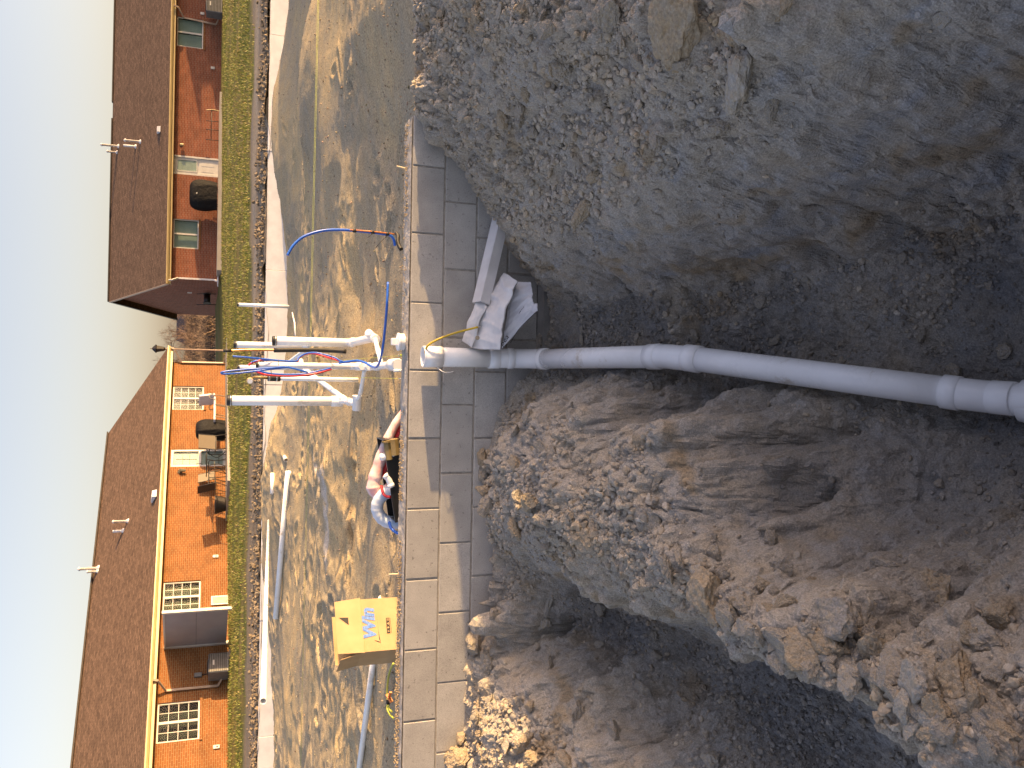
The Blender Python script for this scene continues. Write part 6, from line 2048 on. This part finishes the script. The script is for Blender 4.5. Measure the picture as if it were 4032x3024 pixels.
vent_px(552, 558, 492, RH, on_roof2, r_=.055)
vent_px(534, 577, 490, RH, on_roof2, r_=.055, cone=False)
vent_px(466, 576, 400, RH, on_roof2, r_=.06)
vent_px(460, 600, 422, RH, on_roof2, r_=.05)
x, y, z = on_roof2(628, 512)
MB().add([(x - .14, y - .2, z - .05), (x + .14, y - .2, z - .05), (x + .14, y + .25, z + .06), (x - .14, y + .25, z + .06), (x - .12, y - .16, z + .10), (x + .12, y - .16, z + .10), (x + .12, y + .2, z + .13), (x - .12, y + .2, z + .13)],
         [(0, 3, 2, 1), (4, 5, 6, 7), (0, 1, 5, 4), (1, 2, 6, 5), (2, 3, 7, 6), (3, 0, 4, 7)]).build('box_vent', M['vent'], RR)
x, z = RH.hit(712, 572)
ln = MB().box((x - .04, -.02, z - .08), (x + .04, -.001, z + .06)).build('lantern', M['iron'], RH.e)
MB().lathe((x, -.12, z - .14), (0, 0, 1), [(0, .03), (.02, .06), (.16, .06), (.18, .03)], 8, False).build('lamp_glass', M['cream'], ln)
for (px_1, py_1) in ((838, 268), (797, 54)):
    x, z = RH.hit(px_1, py_1)
    MB().box((x - .06, -.05, z - .09), (x + .06, -.001, z + .09), .01).build('outlet_cover', M['white'], RH.e)
MB().box((-.03, 4.2, 1.2), (-.001, 4.5, 1.42)).build('outlet_cover', M['white'], RH.e)
# slab, grill, chairs, air conditioner by the right house
sl2 = tag(MB().box((RHx(1090, 860), -2.0, -.4), (RHx(420, 870), -.002, .05)).build('patio_slab', M['patio']), kind='structure')
sl2.location = RH.o; sl2.rotation_euler = (0, 0, math.atan2(RH.d[1], RH.d[0]))
g2 = at_patio(RH, 862, 775, .7, 0, 'covered_grill', 'barbecue under an angular black cover beside the red brick house door', 'grill', 'covered grills', z=.05)
grill(g2, .68, .36, 1.22, 8)
MB().box((-.03, -.37, .86), (.03, -.36, .95)).build('tag', M['white'], g2)
x, z = RH.hit(870, 30, .8)
ac_unit(RH, x, -.7, -.02, .38, 'dark air conditioner beside the downspout at the right house corner')
# low iron railing standing on the slab edge
rl = at_patio(RH, 866, 490, .9, 0, 'iron_bench', 'low open iron bench frame against the red brick wall', 'bench', z=.05)
xs_r = [RHx(q, 845, .9) for q in (552, 512, 478, 435)]
x0_ = RHx(490, 866, .9)
for xx in xs_r: MB().tube([(xx - x0_, 0, 0), (xx - x0_, .02, .58)], .016, 8).build('post', M['iron'], rl)
MB().tube([(xs_r[0] - x0_, .01, .34), (xs_r[-1] - x0_, .01, .34)], .014, 8).build('rail', M['iron'], rl)
MB().tube(smooth_path([(xs_r[-1] - x0_, .0, .0), (xs_r[-1] - x0_ + .02, -.01, .3), (xs_r[-1] - x0_ - .03, -.02, .58)], 5), .02, 8).build('curved_post', M['cream'], rl)
# reel cart by the gable end
rc = tag(empty('hose_reel', RH.w(-.35, 4.0, .0), .3), 'dark hose reel cart in shade of the right house gable', 'hose reel')
for s_ in (-1, 1):
    MB().tube([(s_ * .3, 0, 0), (s_ * .3, 0, .5), (s_ * .3, .1, .95)], .02, 8).build('frame', M['iron'], rc)
    MB().lathe((s_ * .24, 0, .45), (1, 0, 0), [(0, .2), (.02, .2)], 14).build('flange', M['iron'], rc)
MB().lathe((-.22, 0, .45), (1, 0, 0), [(0, .16), (.44, .16)], 18).build('hose', M['blackplastic'], rc)

# neighbouring house out of view on the right: its shadow lies across the red brick house
_x1, _z1 = RH.hit(742, 190)
_x2, _z2 = RH.hit(766, 607)
XN = _x1 + (2.62 - _z1) / .1127
nbh = tag(empty('neighbour_house', RH.w(XN, -3.0, 0.0), math.atan2(RH.d[1], RH.d[0])), kind='structure')
MB().box((0, 0, -1.6), (14, 13, 2.3)).build('wall', M['brickR'], nbh)
m_ = MB(); m_.add([(-.3, -.4, 2.4), (14.3, -.4, 2.4), (14.3, 6.5, 4.9), (-.3, 6.5, 4.9), (14.3, 13.4, 2.4), (-.3, 13.4, 2.4)], [(0, 1, 2, 3), (3, 2, 4, 5), (0, 3, 5), (1, 4, 2)]); m_.build('roof', M['shingle'], nbh)

# ------------------------------------------------------------------ lawn blades
r = np.random.default_rng(77)
n = 90000
y = 23.2 + (42 - 23.2) * r.random(n) ** 1.2
x = r.uniform(-1, 1, n) * (y * .47 + 1)
e_ = fbm(np.c_[x * .5, y * .5, x * 0], 3, 211) * .8
dens = np.clip((y - 22.9 - e_ - .8 * (x > 2)) / 2.2, 0, 1) * np.clip(.6 + .8 * fbm(np.c_[x * .8, y * 1.6, x * 0], 3, 78), .05, 1)
# keep off the slabs and houses
lx = (x - LH.o[0]) * LH.d[0] + (y - LH.o[1]) * LH.d[1]; ly = (x - LH.o[0]) * LH.b[0] + (y - LH.o[1]) * LH.b[1]
rx = (x - RH.o[0]) * RH.d[0] + (y - RH.o[1]) * RH.d[1]; ry = (x - RH.o[0]) * RH.b[0] + (y - RH.o[1]) * RH.b[1]
ok = (r.random(n) < dens) & ~((lx < .1) & (ly > -.05)) & ~((rx > -.1) & (ry > -.05)) & ~((lx > xa - .3) & (lx < xb + .4) & (ly > -2.65)) & ~((rx > 0) & (rx < RHx(420, 870)) & (ry > -2.05))
x, y = x[ok], y[ok]
n = len(x)
z = YARD.z(x, y)
h_ = r.uniform(.03, .085, n); an = r.uniform(0, 6.28, n); wd = r.uniform(.010, .022, n); ln_ = r.normal(size=(n, 2)) * .02
base = np.stack([x, y, z - .01], 1)
a = base + np.stack([np.cos(an) * wd, np.sin(an) * wd, an * 0], 1)
b = base - np.stack([np.cos(an) * wd, np.sin(an) * wd, an * 0], 1)
c = base + np.stack([ln_[:, 0], ln_[:, 1], h_ + .01], 1)
V = np.stack([a, b, c], 1).reshape(-1, 3)
me = fast_mesh('grass', V, np.arange(len(V)).reshape(-1, 3), True)
gc_ = np.where(r.random((n, 1)) < .3, np.array([[.25, .20, .065]]), np.array([[.155, .18, .03]])) * (1 + .25 * r.normal(size=(n, 1)))
set_col(me, np.repeat(np.clip(gc_, .01, 1), 3, 0))
def grass_mat():
    m, nt, N, L, B = new_mat('grass')
    at = N.new('ShaderNodeAttribute'); at.attribute_name = 'col'
    L.new(at.outputs['Color'], B.inputs['Base Color'])
    B.inputs['Roughness'].default_value = .6
    tl = N.new('ShaderNodeBsdfTranslucent'); L.new(at.outputs['Color'], tl.inputs['Color'])
    mx = N.new('ShaderNodeMixShader'); mx.inputs[0].default_value = .3
    L.new(B.outputs[0], mx.inputs[1]); L.new(tl.outputs[0], mx.inputs[2]); L.new(mx.outputs[0], N['Material Output'].inputs['Surface'])
    return m
M['grass'] = grass_mat()
tag(link('grass', me, M['grass']), 'short patchy lawn grass before the houses', kind='stuff')

# ------------------------------------------------------------------ far hill with bare brush
hx = np.linspace(-30, 40, 60); hy = np.linspace(70, 175, 40)
HX, HY = np.meshgrid(hx, hy)
HZ = .1 + 2.2 * np.exp(-(((HX.ravel() - 8) / 26) ** 2)) * np.clip((HY.ravel() - 72) / 22, 0, 1) + fbm(np.c_[HX.ravel() * .2, HY.ravel() * .2, HX.ravel() * 0], 3, 501) * .3
HILL = Field(hx, hy, HZ.reshape(HX.shape))
me = fast_mesh('hill', np.stack([HX.ravel(), HY.ravel(), HZ], 1), grid_faces(len(hx), len(hy)), True)
set_col(me, np.tile(np.array([.085, .065, .05]), (len(HZ), 1)))
tag(link('hill', me, M['yard']), kind='structure')
M['bark'] = plain('bare twigs', (.17, .115, .085), (.12, .08, .06), scale=2, rough=.9, rand=True)
M['straw'] = plain('dry brush', (.27, .19, .12), (.10, .07, .055), scale=.9, rough=.9, rand=True)


def branch(V, F, p, d, L, rr, lev, r_):
    q = p + d * L
    u = np.cross(d, [.31, .7, .2]); u /= np.linalg.norm(u); w_ = np.cross(d, u)
    n0 = len(V)
    for c, s_ in ((p, rr), (q, rr * .6)):
        for k in range(3):
            an = 2.094 * k
            V.append(c + s_ * (math.cos(an) * u + math.sin(an) * w_))
    for k in range(3): F.append((n0 + k, n0 + (k + 1) % 3, n0 + 3 + (k + 1) % 3, n0 + 3 + k))
    if lev == 0: return
    for k in range(3 if lev > 1 else 4):
        nd = d + r_.normal(size=3) * .55 + np.array([0, 0, .15])
        nd /= np.linalg.norm(nd)
        branch(V, F, p + d * L * r_.uniform(.55, 1.0), nd, L * r_.uniform(.55, .8), rr * .6, lev - 1, r_)


TREES = []
for k in range(3):
    r_ = np.random.default_rng(600 + k)
    e = empty('bare_tree')
    V, F = [], []
    MBt = MB().tube([(0, 0, -.3), (.03, 0, .6), (0, .05, 1.3)], [.09, .07, .05], 7).build('trunk', M['bark'], e)
    for j in range(7):
        d = np.array([r_.normal() * .6, r_.normal() * .6, 1.0]); d /= np.linalg.norm(d)
        branch(V, F, np.array([0, 0, r_.uniform(.4, 1.3)]), d, r_.uniform(.7, 1.1), .03, 4, r_)
    o = link('crown', fast_mesh('crown', np.array(V), np.array(F), False), M['bark'], e)
    TREES.append(e)


def copy_tree(root):
    c = root.copy(); COL.objects.link(c)
    for ch in root.children:
        d = ch.copy(); COL.objects.link(d); d.parent = c
    return c


TL = [('bare brown tree rising directly left of the lamp post lantern', 1425, 78, 1.7), ('bare brown tree just right of the lamp post', 1345, 80, 1.8), ('bare tree in front of the distant dark roof', 1290, 84, 1.3), ('bare tree beside the right house gable eave', 1245, 86, 1.5),
      ('bare tree midway between lamp post and gable', 1318, 92, 2.0), ('bare tree behind the hip of the left roof', 1455, 90, 2.2)]
for k, (lab, yy_, Y_, s_) in enumerate(TL):
    e = TREES[k] if k < 3 else copy_tree(TREES[k % 3])
    q = py(800, yy_, Y_)
    e.location = (q[0], Y_, HILL.z([q[0]], [Y_])[0])
    e.scale = (s_ * .62, s_ * .62, s_ * .56)
    e.rotation_euler = (0, 0, k * 1.3)
    tag(e, lab, 'tree', 'bare trees on the far rise')
# brush
r_ = np.random.default_rng(640)
V, F = [], []
for k in range(1300):
    Y_ = r_.uniform(66, 108)
    x_1 = py(800, r_.uniform(1170, 1500), Y_)[0]
    z_1 = max(float(HILL.z([x_1], [Y_])[0]) if Y_ > 70 else -1, float(YARD.z([x_1], [Y_])[0]))
    d = np.array([r_.normal() * .5, r_.normal() * .5, 1.0]); d /= np.linalg.norm(d)
    branch(V, F, np.array([x_1, Y_, z_1 - .05]), d, r_.uniform(.35, .8), .045, 2, r_)
tag(link('brush', fast_mesh('brush', np.array(V), np.array(F), False), M['straw']), 'tangle of dry brush on the rise between the houses', kind='stuff')
# distant house
q = py(700, 1290, 150)
fh = tag(empty('distant_house', (q[0] + 1.5, 150, q[2] - 3.9), -.25), 'distant house with dark roof showing between brush and gable', 'house')
M['dkroof'] = plain('dark blue grey roof', (.055, .05, .065), (.04, .037, .05), scale=2, rough=.9)
m_ = MB(); m_.add([(-4, 0, 0), (4, 0, 0), (4, 6, 0), (-4, 6, 0), (-4, 0, 2.6), (4, 0, 2.6), (4, 6, 2.6), (-4, 6, 2.6), (4, 3, 4.1), (-4, 3, 4.1)], [(0, 1, 5, 4), (1, 2, 6, 8, 5), (2, 3, 7, 6), (3, 0, 4, 9, 7)]); m_.build('wall', M['cream'], fh)
m_ = MB(); m_.add([(-4.3, -.4, 2.45), (4.3, -.4, 2.45), (4.3, 3, 4.2), (-4.3, 3, 4.2), (4.3, 6.4, 2.45), (-4.3, 6.4, 2.45)], [(0, 1, 2, 3), (3, 2, 4, 5)]); m_.build('roof', M['dkroof'], fh)
MB().box((-1, -.03, 1), (0, -.001, 2.1)).build('window', M['room'], fh)
